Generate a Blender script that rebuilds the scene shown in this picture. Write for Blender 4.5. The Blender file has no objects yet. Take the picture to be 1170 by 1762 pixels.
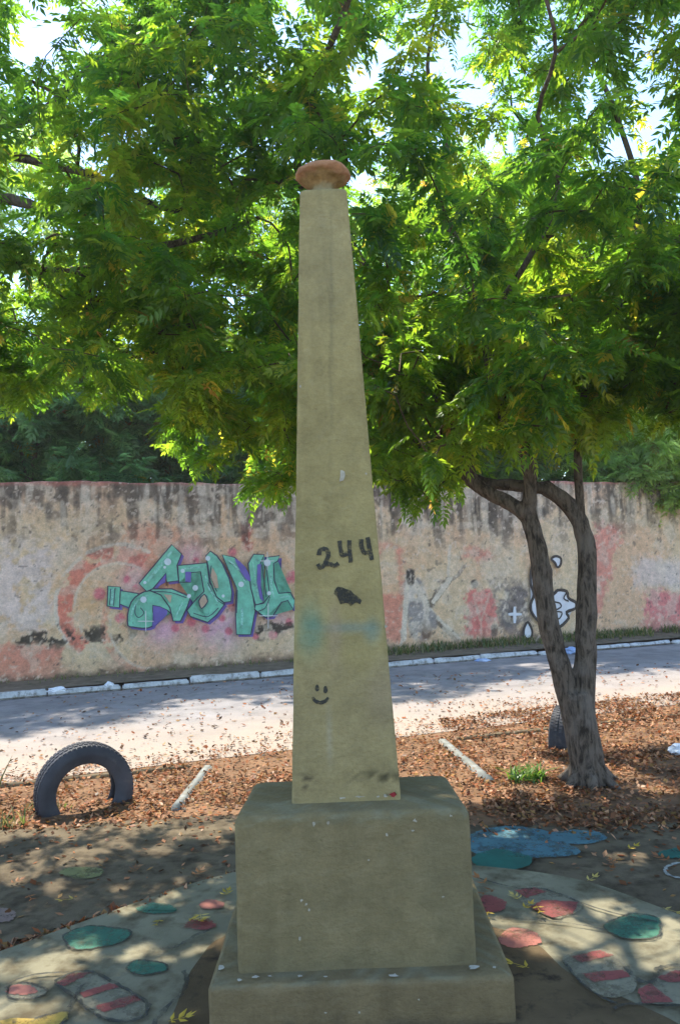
import bpy, bmesh, math, random
import numpy as np
from mathutils import Vector, Matrix, noise as mnoise

# ------------------------------------------------------------------ camera, sky, sun, exposure
scene = bpy.context.scene
PITCH, ROLL, CAM_H, FPX = math.radians(4.0), math.radians(-2.2), 1.65, 1350.0
cam_d = bpy.data.cameras.new('camera')
cam = bpy.data.objects.new('camera', cam_d)
scene.collection.objects.link(cam)
CAM_ROT = Matrix.Rotation(math.pi / 2 + PITCH, 4, 'X') @ Matrix.Rotation(ROLL, 4, 'Z')
cam.matrix_world = Matrix.Translation((0, 0, CAM_H)) @ CAM_ROT
cam_d.sensor_fit = 'VERTICAL'
cam_d.sensor_height = 24.0
cam_d.lens = 24.0 * FPX / 1762.0
cam_d.clip_start, cam_d.clip_end = 0.05, 1500
scene.camera = cam

SUN_EL, SUN_AZ = math.radians(56), math.radians(-24)      # azimuth from +Y, negative towards -X
world = bpy.data.worlds.new('World')
scene.world = world
world.use_nodes = True
wn = world.node_tree
bg = wn.nodes['Background']
sky = wn.nodes.new('ShaderNodeTexSky')
sky.sky_type = 'NISHITA'
sky.sun_disc = False
sky.sun_elevation = SUN_EL
sky.sun_rotation = SUN_AZ % (2 * math.pi)
sky.air_density = 1.0
sky.dust_density = 0.2
sky.ozone_density = 2.5
wn.links.new(sky.outputs[0], bg.inputs[0])
bg.inputs[1].default_value = 0.15
sun_d = bpy.data.lights.new('sun', 'SUN')
sun_d.energy = 3.2
sun_d.angle = math.radians(0.53)
sun_d.color = (1.0, 0.95, 0.86)
sun = bpy.data.objects.new('sun', sun_d)
scene.collection.objects.link(sun)
sdir = Vector((math.sin(SUN_AZ) * math.cos(SUN_EL), math.cos(SUN_AZ) * math.cos(SUN_EL), math.sin(SUN_EL)))
sun.rotation_euler = (-sdir).to_track_quat('-Z', 'Y').to_euler()
sun.location = (0, 0, 20)
vs = scene.view_settings
vs.view_transform = 'Standard'
vs.look = 'None'
vs.gamma = 1.0
vs.exposure = 1.75
vs.use_curve_mapping = False
scene.render.engine = 'CYCLES'

# ------------------------------------------------------------------ helpers
rng = np.random.default_rng(11)
random.seed(5)
CR = np.array(CAM_ROT.to_3x3())
CO = np.array([0, 0, CAM_H])
C = scene.collection

def ray(x, y):
    return CR @ np.array([(x - 585) / FPX, -(y - 881) / FPX, -1.0])
def at_ground(x, y, z=0.0):
    d = ray(x, y); return CO + d * ((z - CAM_H) / d[2])
def at_depth(x, y, Y):
    d = ray(x, y); return CO + d * (Y / d[1])
def proj(P):
    q = (np.asarray(P, float) - CO) @ CR
    return np.stack([585 - q[..., 0] / q[..., 2] * FPX, 881 + q[..., 1] / q[..., 2] * FPX], -1)

def srgb(r, g, b):
    f = lambda c: ((c / 255 + 0.055) / 1.055) ** 2.4 if c > 10 else c / 255 / 12.92
    return np.array([f(r), f(g), f(b)])

def tag(o, label=None, cat=None, group=None, kind=None):
    if label: o['label'] = label
    if cat: o['category'] = cat
    if group: o['group'] = group
    if kind: o['kind'] = kind
    return o

def link(name, me, mat=None, parent=None):
    o = bpy.data.objects.new(name, me)
    C.objects.link(o)
    if mat and me is not None and not me.materials: me.materials.append(mat)
    if parent:
        o.parent = parent
        o.matrix_parent_inverse = parent.matrix_world.inverted() if parent.type != 'EMPTY' else Matrix.Translation(-parent.location)
    return o

def empty(name, loc):
    o = bpy.data.objects.new(name, None)
    o.location = loc
    o.empty_display_size = 0.1
    C.objects.link(o)
    return o

def np_mesh(name, V, F, smooth=True, fcol=None, vcol=None):
    """V (n,3), F (m,k) with constant k"""
    V = np.ascontiguousarray(V, dtype=np.float32); F = np.ascontiguousarray(F, dtype=np.int32)
    m, k = F.shape
    me = bpy.data.meshes.new(name)
    me.vertices.add(len(V)); me.vertices.foreach_set('co', V.ravel())
    me.loops.add(m * k); me.loops.foreach_set('vertex_index', F.ravel())
    me.polygons.add(m)
    me.polygons.foreach_set('loop_start', np.arange(0, m * k, k, dtype=np.int32))
    me.polygons.foreach_set('loop_total', np.full(m, k, dtype=np.int32))
    me.polygons.foreach_set('use_smooth', np.full(m, smooth))
    if fcol is not None:
        a = me.attributes.new('Col', 'FLOAT_COLOR', 'FACE')
        c = np.ones((m, 4), np.float32); c[:, :3] = fcol; a.data.foreach_set('color', c.ravel())
    if vcol is not None:
        a = me.attributes.new('Col', 'FLOAT_COLOR', 'POINT')
        c = np.ones((len(V), 4), np.float32); c[:, :3] = vcol; a.data.foreach_set('color', c.ravel())
    me.update(calc_edges=True)
    me.validate()
    return me

# value noise
_lat = np.random.default_rng(77).random((256, 256))
def vnoise(x, y):
    xi = np.floor(x).astype(int); yi = np.floor(y).astype(int)
    fx = x - xi; fy = y - yi
    fx = fx * fx * (3 - 2 * fx); fy = fy * fy * (3 - 2 * fy)
    a = _lat[xi % 256, yi % 256]; b = _lat[(xi + 1) % 256, yi % 256]
    c = _lat[xi % 256, (yi + 1) % 256]; d = _lat[(xi + 1) % 256, (yi + 1) % 256]
    return (a * (1 - fx) + b * fx) * (1 - fy) + (c * (1 - fx) + d * fx) * fy
def fbm(x, y, o=4, seed=0):
    s = 0; amp = 0.5; t = 0
    for i in range(o):
        s = s + amp * vnoise(x * 2 ** i + seed * 17.3 + i * 31.7, y * 2 ** i + seed * 9.1 + i * 11.3); t += amp; amp *= 0.5
    return s / t
def sstep(a, b, x):
    t = np.clip((x - a) / (b - a), 0, 1); return t * t * (3 - 2 * t)

# ------------------------------------------------------------------ materials
def new_mat(name):
    m = bpy.data.materials.new(name); m.use_nodes = True
    nt = m.node_tree
    return m, nt, nt.nodes['Principled BSDF']
def N(nt, t, **kw):
    n = nt.nodes.new(t)
    for k, v in kw.items(): setattr(n, k, v)
    return n
def noise_tex(nt, scale, detail=5, rough=0.6, vec=None, dist=0.0):
    n = N(nt, 'ShaderNodeTexNoise'); n.inputs['Scale'].default_value = scale; n.inputs['Detail'].default_value = detail
    n.inputs['Roughness'].default_value = rough; n.inputs['Distortion'].default_value = dist
    if vec is None:
        tc = N(nt, 'ShaderNodeTexCoord'); vec = tc.outputs['Object']
    nt.links.new(vec, n.inputs['Vector'])
    return n.outputs['Fac']
def ramp(nt, fac, stops):
    r = N(nt, 'ShaderNodeValToRGB'); e = r.color_ramp.elements
    while len(e) < len(stops): e.new(0.5)
    for i, (p, c) in enumerate(stops):
        e[i].position = p; e[i].color = (*c, 1) if len(c) == 3 else c
    nt.links.new(fac, r.inputs[0]); return r.outputs[0]
def mixc(nt, fac, a, b, mode='MIX'):
    n = N(nt, 'ShaderNodeMix', data_type='RGBA', blend_type=mode)
    for sock, v in ((n.inputs[0], fac), (n.inputs[6], a), (n.inputs[7], b)):
        if hasattr(v, 'is_output'): nt.links.new(v, sock)
        elif isinstance(v, (int, float)): sock.default_value = v
        else: sock.default_value = (*v, 1)
    return n.outputs[2]
def bump(nt, bsdf, h, strength=0.4, dist=0.01):
    b = N(nt, 'ShaderNodeBump'); b.inputs['Strength'].default_value = strength; b.inputs['Distance'].default_value = dist
    nt.links.new(h, b.inputs['Height']); nt.links.new(b.outputs[0], bsdf.inputs['Normal'])

def mat_noise(name, c1, c2, scale, rough=0.9, bs=0.4, bd=0.01, bscale=None, c3=None, scale3=None, t3=(0.55, 0.7)):
    m, nt, b = new_mat(name)
    col = ramp(nt, noise_tex(nt, scale), [(0.3, c1), (0.7, c2)])
    if c3 is not None:
        f = ramp(nt, noise_tex(nt, scale3, 6, 0.65), [(t3[0], (0, 0, 0)), (t3[1], (1, 1, 1))])
        col = mixc(nt, f, col, c3)
    nt.links.new(col, b.inputs['Base Color'])
    b.inputs['Roughness'].default_value = rough
    b.inputs['Specular IOR Level'].default_value = 0.1
    bump(nt, b, noise_tex(nt, bscale or scale * 3, 6, 0.65), bs, bd)
    return m

def mat_attr(name, rough=0.92, var=0.35, scales=(9, 60), bs=0.5, bd=0.008, bscale=35, zs=1.0):
    """colour attribute multiplied by fine mottling"""
    m, nt, b = new_mat(name)
    a = N(nt, 'ShaderNodeAttribute', attribute_name='Col')
    n1 = ramp(nt, noise_tex(nt, scales[0], 6, 0.7), [(0.25, (1 - var,) * 3), (0.75, (1 + var * 0.5,) * 3)])
    n2 = ramp(nt, noise_tex(nt, scales[1], 4, 0.7), [(0.25, (1 - var * 0.7,) * 3), (0.75, (1 + var * 0.35,) * 3)])
    col = mixc(nt, 1.0, a.outputs['Color'], n1, 'MULTIPLY')
    col = mixc(nt, 1.0, col, n2, 'MULTIPLY')
    nt.links.new(col, b.inputs['Base Color'])
    b.inputs['Roughness'].default_value = rough
    b.inputs['Specular IOR Level'].default_value = 0.06
    tc = N(nt, 'ShaderNodeTexCoord'); mp = N(nt, 'ShaderNodeMapping'); mp.inputs['Scale'].default_value = (1, 1, zs)
    nt.links.new(tc.outputs['Object'], mp.inputs[0])
    bump(nt, b, noise_tex(nt, bscale, 10, 0.72, mp.outputs[0], 0.15 if zs > 1 else 0.0), bs, bd)
    return m

def mat_paint(name, col, wear_col, t=(0.52, 0.66), scale=14, rough=0.85, fade=0.25):
    """painted mark, worn through to what is below it in noisy specks"""
    m, nt, b = new_mat(name)
    c = np.array(col)
    base = ramp(nt, noise_tex(nt, 6, 5, 0.7), [(0.3, tuple(c * (1 - fade))), (0.7, tuple(np.clip(c * (1 + fade), 0, 0.9)))])
    f = ramp(nt, noise_tex(nt, scale, 9, 0.8), [(t[0], (0.12,) * 3), (t[1], (1, 1, 1))])
    wear_col = ramp(nt, noise_tex(nt, 5, 7, 0.7), [(0.3, tuple(np.array(wear_col) * 0.7)), (0.7, tuple(np.array(wear_col) * 1.2))])
    nt.links.new(mixc(nt, 0.12, base, wear_col), b.inputs['Base Color'])
    inv = N(nt, 'ShaderNodeMath', operation='SUBTRACT'); inv.inputs[0].default_value = 1.0; nt.links.new(f, inv.inputs[1])
    nt.links.new(inv.outputs[0], b.inputs['Alpha'])
    b.inputs['Roughness'].default_value = rough
    b.inputs['Specular IOR Level'].default_value = 0.2
    return m

def mat_leaf(name, trans=0.62, use_attr=True, cols=None, tboost=6.0, gloss=0.025):
    m = bpy.data.materials.new(name); m.use_nodes = True
    nt = m.node_tree; nt.nodes.clear()
    out = N(nt, 'ShaderNodeOutputMaterial')
    if use_attr:
        a = N(nt, 'ShaderNodeAttribute', attribute_name='Col').outputs['Color']
    else:
        oi = N(nt, 'ShaderNodeObjectInfo')
        a = ramp(nt, oi.outputs['Random'], [(i / max(1, len(cols) - 1), tuple(c)) for i, c in enumerate(cols)])
    d = N(nt, 'ShaderNodeBsdfDiffuse'); nt.links.new(a, d.inputs[0])
    tcol = mixc(nt, 1.0, a, (tboost * 1.1, tboost, tboost * 0.7), 'MULTIPLY')
    t = N(nt, 'ShaderNodeBsdfTranslucent'); nt.links.new(tcol, t.inputs[0])
    mx = N(nt, 'ShaderNodeMixShader'); mx.inputs[0].default_value = trans
    nt.links.new(d.outputs[0], mx.inputs[1]); nt.links.new(t.outputs[0], mx.inputs[2])
    g = N(nt, 'ShaderNodeBsdfGlossy'); g.inputs['Roughness'].default_value = 0.38
    g.inputs['Color'].default_value = (0.9, 0.95, 0.9, 1)
    mg = N(nt, 'ShaderNodeMixShader'); mg.inputs[0].default_value = gloss
    nt.links.new(mx.outputs[0], mg.inputs[1]); nt.links.new(g.outputs[0], mg.inputs[2])
    nt.links.new(mg.outputs[0], out.inputs[0])
    return m

M = {}
M['obelisk'] = mat_attr('olive_plaster', var=0.24, scales=(9, 70), bs=0.9, bd=0.016, bscale=17, zs=1.45)
M['wall'] = mat_attr('stained_wall', var=0.36, scales=(9, 45), bs=0.9, bd=0.03, bscale=14)
M['wallback'] = mat_noise('bare_render', (0.22, 0.19, 0.16), (0.34, 0.29, 0.24), 3)
M['black'] = mat_paint('black_paint', (0.022, 0.022, 0.02), (0.20, 0.185, 0.13), (0.50, 0.66), 55, fade=0.5)
M['finial'] = mat_noise('terracotta_rough', srgb(160, 106, 76), srgb(186, 154, 112), 16, bs=0.9, bd=0.012, bscale=60, c3=srgb(120, 70, 50), scale3=40)
M['road'] = mat_noise('dusty_asphalt', (0.25, 0.228, 0.225), (0.38, 0.35, 0.345), 0.9, bs=0.5, bd=0.01, bscale=60, c3=(0.20, 0.185, 0.18), scale3=2.2, t3=(0.5, 0.75))
m_, nt_, b_ = new_mat('dusty_road')
tc_ = N(nt_, 'ShaderNodeTexCoord')
c_ = ramp(nt_, noise_tex(nt_, 0.9), [(0.3, (0.20, 0.18, 0.168)), (0.7, (0.31, 0.28, 0.262))])
c_ = mixc(nt_, ramp(nt_, noise_tex(nt_, 3.0, 7, 0.7), [(0.45, (0, 0, 0)), (0.7, (0.8, 0.8, 0.8))]), c_, (0.13, 0.118, 0.11))
at_ = N(nt_, 'ShaderNodeVectorMath', operation='DOT_PRODUCT'); nt_.links.new(tc_.outputs['Object'], at_.inputs[0])
at_.inputs[1].default_value = (0.3228, -0.9465, 0)
ad_ = N(nt_, 'ShaderNodeMath', operation='MULTIPLY_ADD'); nt_.links.new(noise_tex(nt_, 1.6, 6, 0.7), ad_.inputs[0]); ad_.inputs[1].default_value = 2.2; nt_.links.new(at_.outputs['Value'], ad_.inputs[2])
mr_ = N(nt_, 'ShaderNodeMapRange'); nt_.links.new(ad_.outputs[0], mr_.inputs[0]); mr_.inputs[1].default_value = -8.4; mr_.inputs[2].default_value = -6.6
c_ = mixc(nt_, mr_.outputs[0], c_, tuple(srgb(158, 142, 126)))
nt_.links.new(c_, b_.inputs['Base Color']); b_.inputs['Roughness'].default_value = 0.9; b_.inputs['Specular IOR Level'].default_value = 0.2
bump(nt_, b_, noise_tex(nt_, 50, 6, 0.7), 0.6, 0.01)
M['road'] = m_
M['ground'] = mat_noise('dry_soil', srgb(96, 72, 52), srgb(140, 108, 80), 4, bs=0.7, bd=0.02, bscale=30, c3=srgb(150, 100, 70), scale3=25)
M['verge'] = mat_noise('verge_dirt', srgb(92, 82, 68), srgb(130, 115, 95), 5, bs=0.7, bd=0.02, bscale=25, c3=srgb(60, 70, 40), scale3=6)
M['plaza'] = mat_noise('dark_paving', srgb(86, 75, 58), srgb(114, 100, 78), 2.2, bs=0.5, bd=0.006, bscale=90, c3=srgb(62, 52, 38), scale3=9, t3=(0.45, 0.7))
M['slab'] = mat_noise('painted_slab', srgb(112, 106, 84), srgb(140, 132, 106), 3.0, bs=0.4, bd=0.005, bscale=80, c3=srgb(84, 74, 54), scale3=7, t3=(0.46, 0.68))
M['bare'] = mat_noise('bare_slab', srgb(82, 68, 48), srgb(108, 90, 64), 4.0, bs=0.6, bd=0.006, bscale=70, c3=srgb(60, 50, 38), scale3=10)
M['kerb_white'] = mat_noise('limewash_kerb', (0.42, 0.41, 0.39), (0.66, 0.65, 0.63), 6, bs=0.6, bd=0.01, bscale=30, c3=(0.24, 0.22, 0.19), scale3=9, t3=(0.48, 0.62))
M['kerb_worn'] = mat_noise('worn_kerb', (0.16, 0.16, 0.13), (0.30, 0.30, 0.27), 8, bs=0.6, bd=0.01, bscale=30, c3=(0.22, 0.2, 0.16), scale3=10, t3=(0.52, 0.66))
M['bark'] = mat_noise('neem_bark', srgb(84, 68, 54), srgb(128, 108, 90), 9, bs=1.0, bd=0.02, bscale=24, c3=srgb(60, 48, 40), scale3=16)
def mat_bark(name, a, b, c):
    m, nt, bs = new_mat(name)
    tc = N(nt, 'ShaderNodeTexCoord'); mp = N(nt, 'ShaderNodeMapping'); mp.inputs['Scale'].default_value = (1, 1, 0.22)
    nt.links.new(tc.outputs['Object'], mp.inputs[0])
    f = noise_tex(nt, 38, 6, 0.7, mp.outputs[0], 0.6); g = noise_tex(nt, 6, 4, 0.6)
    col = ramp(nt, f, [(0.40, a), (0.56, b)])
    col = mixc(nt, ramp(nt, g, [(0.45, (0, 0, 0)), (0.65, (0.6, 0.6, 0.6))]), col, c)
    nt.links.new(col, bs.inputs['Base Color']); bs.inputs['Roughness'].default_value = 0.95; bs.inputs['Specular IOR Level'].default_value = 0.15
    bump(nt, bs, f, 1.0, 0.02); return m
M['bark'] = mat_bark('neem_bark_furrowed', srgb(54, 46, 38), srgb(108, 94, 80), srgb(126, 114, 102))
M['palebark'] = mat_noise('pale_bark', srgb(110, 96, 76), srgb(150, 134, 110), 6, bs=0.6, bd=0.01)
M['twig'] = mat_noise('twig_bark', srgb(70, 58, 40), srgb(104, 88, 62), 9, bs=0.3)
M['rubber'] = mat_noise('faded_rubber', (0.042, 0.041, 0.044), (0.080, 0.078, 0.082), 5, rough=0.55, bs=0.3, bd=0.004, bscale=60, c3=(0.14, 0.12, 0.10), scale3=9, t3=(0.6, 0.8))
M['plastic'] = mat_noise('white_plastic', (0.6, 0.62, 0.66), (0.8, 0.8, 0.8), 8, rough=0.5, bs=0.4)
M['plastic_blue'] = mat_noise('blue_plastic', srgb(110, 140, 190), srgb(190, 200, 215), 7, rough=0.5, bs=0.4)
M['chip'] = mat_noise('white_chip', (0.34, 0.30, 0.22), (0.50, 0.45, 0.34), 30)
M['red_chip'] = mat_noise('red_chip', srgb(130, 40, 45), srgb(160, 60, 60), 30)
M['leaf'] = mat_leaf('neem_leaf')
M['leaf_far'] = mat_leaf('far_leaf', trans=0.6, tboost=3.2)
M['litter'] = mat_leaf('dry_leaf', trans=0.15, tboost=1.2, gloss=0.01)
M['fall_yellow'] = mat_leaf('fallen_yellow', trans=0.2, use_attr=False, cols=[srgb(190, 160, 60), srgb(165, 140, 50), srgb(200, 175, 100)], tboost=1.3)
M['fall_brown'] = mat_leaf('fallen_brown', trans=0.15, use_attr=False, cols=[srgb(130, 80, 45), srgb(160, 105, 65), srgb(110, 75, 50)], tboost=1.2)
M['grass'] = mat_leaf('grass_blade', trans=0.4, use_attr=True, tboost=2.2)
NEEM_COLS = [np.array(c) for c in ((0.018, 0.055, 0.008), (0.032, 0.075, 0.008), (0.05, 0.098, 0.008), (0.08, 0.12, 0.009), (0.12, 0.13, 0.011))]
M['leaf_obj'] = mat_leaf('neem_leaf_single', use_attr=False, cols=NEEM_COLS[:4])

# ------------------------------------------------------------------ planar drawing helpers
def catmull(P, n=6, closed=False):
    P = np.asarray(P, float)
    m = len(P); out = []
    segs = m if closed else m - 1
    for i in range(segs):
        if closed: a, b, c, d = P[(i - 1) % m], P[i], P[(i + 1) % m], P[(i + 2) % m]
        else: a, b, c, d = P[max(i - 1, 0)], P[i], P[i + 1], P[min(i + 2, m - 1)]
        for k in range(n):
            t = k / n
            out.append(0.5 * ((2 * b) + (-a + c) * t + (2 * a - 5 * b + 4 * c - d) * t * t + (-a + 3 * b - 3 * c + d) * t ** 3))
    if not closed: out.append(P[-1])
    return np.array(out)

def poly_mesh(name, pts3):
    bm = bmesh.new()
    vs_ = [bm.verts.new(p) for p in pts3]
    f = bm.faces.new(vs_)
    bmesh.ops.triangulate(bm, faces=[f])
    me = bpy.data.meshes.new(name); bm.to_mesh(me); bm.free()
    return me

def ribbon(P2, w, closed=False, jag=0.0, taper=False):
    """2D ribbon: returns verts (2n,2), quads"""
    P = np.asarray(P2, float); n = len(P)
    if closed:
        T = np.roll(P, -1, 0) - np.roll(P, 1, 0)
    else:
        T = np.gradient(P, axis=0)
    T /= np.linalg.norm(T, axis=1, keepdims=True) + 1e-9
    Nn = np.stack([-T[:, 1], T[:, 0]], 1)
    ww = np.full(n, w / 2.0)
    if taper:
        t = np.linspace(0, 1, n); ww = ww * (0.45 + 0.55 * np.sin(np.pi * np.clip(t, 0.03, 0.97)) ** 0.5)
    wl = ww * (1 + jag * rng.normal(size=n)); wr = ww * (1 + jag * rng.normal(size=n))
    V = np.concatenate([P + Nn * wl[:, None], P - Nn * wr[:, None]])
    m = n if closed else n - 1
    F = [(i, (i + 1) % n, n + (i + 1) % n, n + i) for i in range(m)]
    return V, np.array(F)

def ellipse(cx, cy, rx, ry, n=28, rot=0.0, wob=0.0):
    t = np.linspace(0, 2 * np.pi, n, endpoint=False)
    r = 1 + wob * np.sin(3 * t + cx) + wob * 0.7 * np.sin(5 * t + cy)
    x, y = rx * np.cos(t) * r, ry * np.sin(t) * r
    c, s = math.cos(rot), math.sin(rot)
    return np.stack([cx + x * c - y * s, cy + x * s + y * c], 1)

# ------------------------------------------------------------------ ground, road, plaza
def sheet(name, pts, z, mat, kind='structure'):
    me = poly_mesh(name, [(p[0], p[1], z) for p in pts])
    o = link(name, me, mat); o['kind'] = kind
    return o
sheet('ground', [(-400, -400), (400, -400), (400, 400), (-400, 400)], 0.0, M['ground'])
WA = np.array([-5.28, 12.09]); WB = np.array([6.86, 16.23])
WD = (WB - WA) / np.linalg.norm(WB - WA)          # along the wall
WN = np.array([WD[1], -WD[0]])                    # towards the camera
def wp(s, n): return WA + WD * s + WN * n         # along, in front of the wall
sheet('road', [wp(-30, 1.30), wp(60, 1.30), wp(60, 5.6), wp(-30, 6.35)], 0.004, M['road'])
sheet('verge', [wp(-30, 0.0), wp(60, 0.0), wp(60, 1.12), wp(-30, 1.12)], 0.09, M['verge'])
# paved play area: dark sheet with a wavering far edge
edge = [(-9, 5.25), (-5, 5.3), (-2.3, 5.28), (-1.4, 5.38), (-0.7, 5.36), (0.2, 5.2), (0.8, 5.02), (1.5, 4.95), (2.2, 4.92), (4, 4.85), (9, 4.7)]
edge = catmull(edge, 6); edge[:, 1] += (fbm(edge[:, 0] * 4, edge[:, 0] * 0 + 3) - 0.5) * 0.14
sheet('plaza', [(9, -9), *[tuple(e) for e in edge[::-1]], (-9, -9)], 0.012, M['plaza'])

# painted slab round the monument (a low step)
slab_pts = catmull([(-3.3, 1.85), (-1.55, 3.52), (-0.66, 4.31), (0.05, 4.44), (0.68, 4.27), (1.13, 4.04), (1.46, 3.6), (2.3, 2.4), (2.2, 0.6), (-0.3, 0.0), (-2.6, 0.5)], 5, True)
SLAB_Z = 0.045
bm = bmesh.new()
top = [bm.verts.new((p[0], p[1], SLAB_Z)) for p in slab_pts]
low = [bm.verts.new((p[0] * 1.004, p[1] + 0.006 * (1 if p[1] > 3 else -1), 0.0)) for p in slab_pts]
bm.faces.new(top)
for i in range(len(top)):
    j = (i + 1) % len(top); bm.faces.new((top[j], top[i], low[i], low[j]))
bmesh.ops.recalc_face_normals(bm, faces=bm.faces)
me = bpy.data.meshes.new('slab'); bm.to_mesh(me); bm.free()
slab = link('painted_slab', me, M['slab']); slab['kind'] = 'structure'
def ground_poly(name, px, z, mat, parent, smooth=True, world=False):
    P = np.array(px, float)
    P = catmull(P, 5, True) if smooth else np.concatenate([np.linspace(P[i_], P[(i_ + 1) % len(P)], 8, endpoint=False) for i_ in range(len(P))])
    if not world: P = P + rng.normal(size=P.shape) * np.array([1.3, 0.5])
    W3 = [(p[0], p[1], z) for p in P] if world else [(*at_ground(x, y, z)[:2], z) for x, y in P]
    return link(name, poly_mesh(name, W3), mat, parent)
def ground_line(name, px, z, mat, parent, w=0.014, closed=False):
    P = np.array([at_ground(x, y, z)[:2] for x, y in px])
    P = catmull(P, 5, closed)
    V, F = ribbon(P, w, closed, 0.3)
    V3 = np.concatenate([V, np.full((len(V), 1), z)], 1)
    return link(name, np_mesh(name, V3, F), mat, parent)
# bare concrete apron next to the plinth
ground_poly('bare_patch', [(-0.95, 1.6), (-0.72, 2.5), (-0.68, 2.95), (-0.66, 3.35), (-0.5, 3.62), (0.3, 3.7), (0.62, 3.55), (0.75, 3.4), (0.82, 3.15), (0.98, 2.95), (1.12, 2.72), (1.2, 2.2), (1.1, 1.5)], SLAB_Z + 0.004, M['bare'], slab, True, True)
wearc = tuple(srgb(124, 120, 100))
PT = dict(
    teal=mat_paint('teal_paint', srgb(50, 106, 84), wearc, (0.49, 0.69), 9),
    red=mat_paint('red_paint', srgb(140, 66, 62), wearc, (0.49, 0.69), 9),
    pink=mat_paint('pink_paint', srgb(164, 98, 84), wearc, (0.49, 0.69), 9),
    pale=mat_paint('pale_paint', srgb(134, 126, 102), wearc, (0.47, 0.67), 9),
    yellow=mat_paint('yellow_paint', srgb(172, 142, 60), wearc, (0.44, 0.66), 9),
    line=mat_paint('outline_paint', (0.035, 0.034, 0.03), wearc, (0.44, 0.62), 14),
    blue=mat_paint('blue_paint', srgb(72, 114, 122), tuple(srgb(116, 112, 98)), (0.48, 0.66), 8),
    greenp=mat_paint('green_paint', srgb(28, 98, 84), tuple(srgb(95, 95, 85)), (0.56, 0.72), 7),
    olive=mat_paint('olive_paint', srgb(124, 122, 74), tuple(srgb(105, 102, 90)), (0.48, 0.66), 7),
    mauve=mat_paint('mauve_paint', srgb(136, 112, 100), tuple(srgb(105, 102, 90)), (0.55, 0.72), 7),
    greyline=mat_paint('grey_line_paint', srgb(160, 160, 150), tuple(srgb(105, 102, 90)), (0.52, 0.7), 14))
z1, z2, z3 = SLAB_Z + 0.007, SLAB_Z + 0.0095, SLAB_Z + 0.012
def blob(name, cx, cy, rx, ry, mat, z, parent, line=True, rot=0.0, lw=0.010, wob=0.07):
    e = ellipse(cx, cy, rx, ry, 18, rot, wob)
    ground_poly(name, e, z, PT[mat], parent)
    if line: ground_line('painted_outline', e, z + 0.0025, PT['line'], parent, lw, True)
blob('painted_spot', 165, 1612, 58, 19, 'teal', z1, slab, rot=-0.08)
blob('painted_spot', 253, 1664, 35, 12, 'teal', z1, slab)
blob('painted_spot', 270, 1563, 34, 9, 'teal', z1, slab, line=False)
blob('painted_spot', 1092, 1594, 48, 22, 'teal', z1, slab)
blob('painted_spot', 843, 1556, 27, 15, 'red', z1, slab, line=False)
blob('painted_spot', 893, 1614, 36, 17, 'pink', z1, slab, line=False)
blob('painted_spot', 45, 1705, 34, 14, 'pale', z1, slab)
blob('painted_spot', 38, 1703, 26, 9, 'pink', z2, slab, line=False)
blob('painted_spot', 345, 1590, 26, 10, 'red', z1, slab, line=False)
blob('painted_spot', 365, 1556, 22, 8, 'pink', z1, slab, line=False)
# striped candy, left
c1 = [(97, 1690), (125, 1673), (160, 1672), (200, 1692), (240, 1715), (256, 1733), (240, 1752), (205, 1757), (165, 1745), (130, 1715)]
ground_poly('painted_candy', c1, z1, PT['pale'], slab)
for st in ([(98, 1692), (122, 1674), (160, 1673), (112, 1696)], [(135, 1708), (190, 1691), (208, 1697), (146, 1716)], [(162, 1731), (232, 1711), (246, 1720), (180, 1742)]):
    ground_poly('painted_stripe', st, z2, PT['red'], slab, False)
ground_line('painted_outline', c1, z3, PT['line'], slab, 0.016, True)
ground_line('painted_outline', [(118, 1733), (132, 1712), (142, 1694)], z3, PT['line'], slab, 0.014)
ground_line('painted_outline', [(10, 1700), (30, 1685), (70, 1675), (120, 1672)], z3, PT['line'], slab, 0.012)
# yellow fish at the very edge
ground_poly('painted_fish', [(-20, 1768), (20, 1752), (60, 1752), (92, 1744), (118, 1740), (112, 1756), (85, 1775), (40, 1800), (0, 1800)], z1, PT['yellow'], slab)
ground_line('painted_outline', [(60, 1752), (92, 1744), (118, 1740), (112, 1756), (85, 1775)], z2, PT['line'], slab, 0.014)
ground_poly('painted_eye', ellipse(27, 1757, 6, 3, 10), z3, PT['line'], slab)
# striped candies, right
c2 = [(885, 1530), (920, 1524), (965, 1537), (1000, 1556), (992, 1570), (955, 1580), (915, 1562), (890, 1545)]
ground_poly('painted_candy', c2, z1, PT['pale'], slab)
for st in ([(886, 1532), (918, 1526), (940, 1534), (905, 1545)], [(910, 1560), (935, 1548), (995, 1552), (985, 1572), (950, 1578)]):
    ground_poly('painted_stripe', st, z2, PT['red'], slab, False)
ground_line('painted_outline', [(820, 1510), (885, 1527), (940, 1530), (1000, 1553), (1060, 1572), (1130, 1585)], z3, PT['line'], slab, 0.013)
ground_line('painted_outline', [(860, 1580), (930, 1583), (990, 1590), (1045, 1600)], z3, PT['line'], slab, 0.010)
c3 = [(968, 1650), (1000, 1636), (1045, 1634), (1075, 1660), (1095, 1690), (1080, 1712), (1040, 1715), (1000, 1690)]
ground_poly('painted_candy', c3, z1, PT['pale'], slab)
for st in ([(982, 1646), (1030, 1634), (1056, 1643), (1000, 1656)], [(1000, 1674), (1070, 1668), (1085, 1680), (1022, 1690)]):
    ground_poly('painted_stripe', st, z2, PT['red'], slab, False)
c4 = [(1100, 1700), (1120, 1690), (1150, 1668), (1200, 1662), (1260, 1680), (1250, 1725), (1160, 1728), (1110, 1724)]
ground_poly('painted_candy', c4, z1, PT['pale'], slab)
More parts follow.
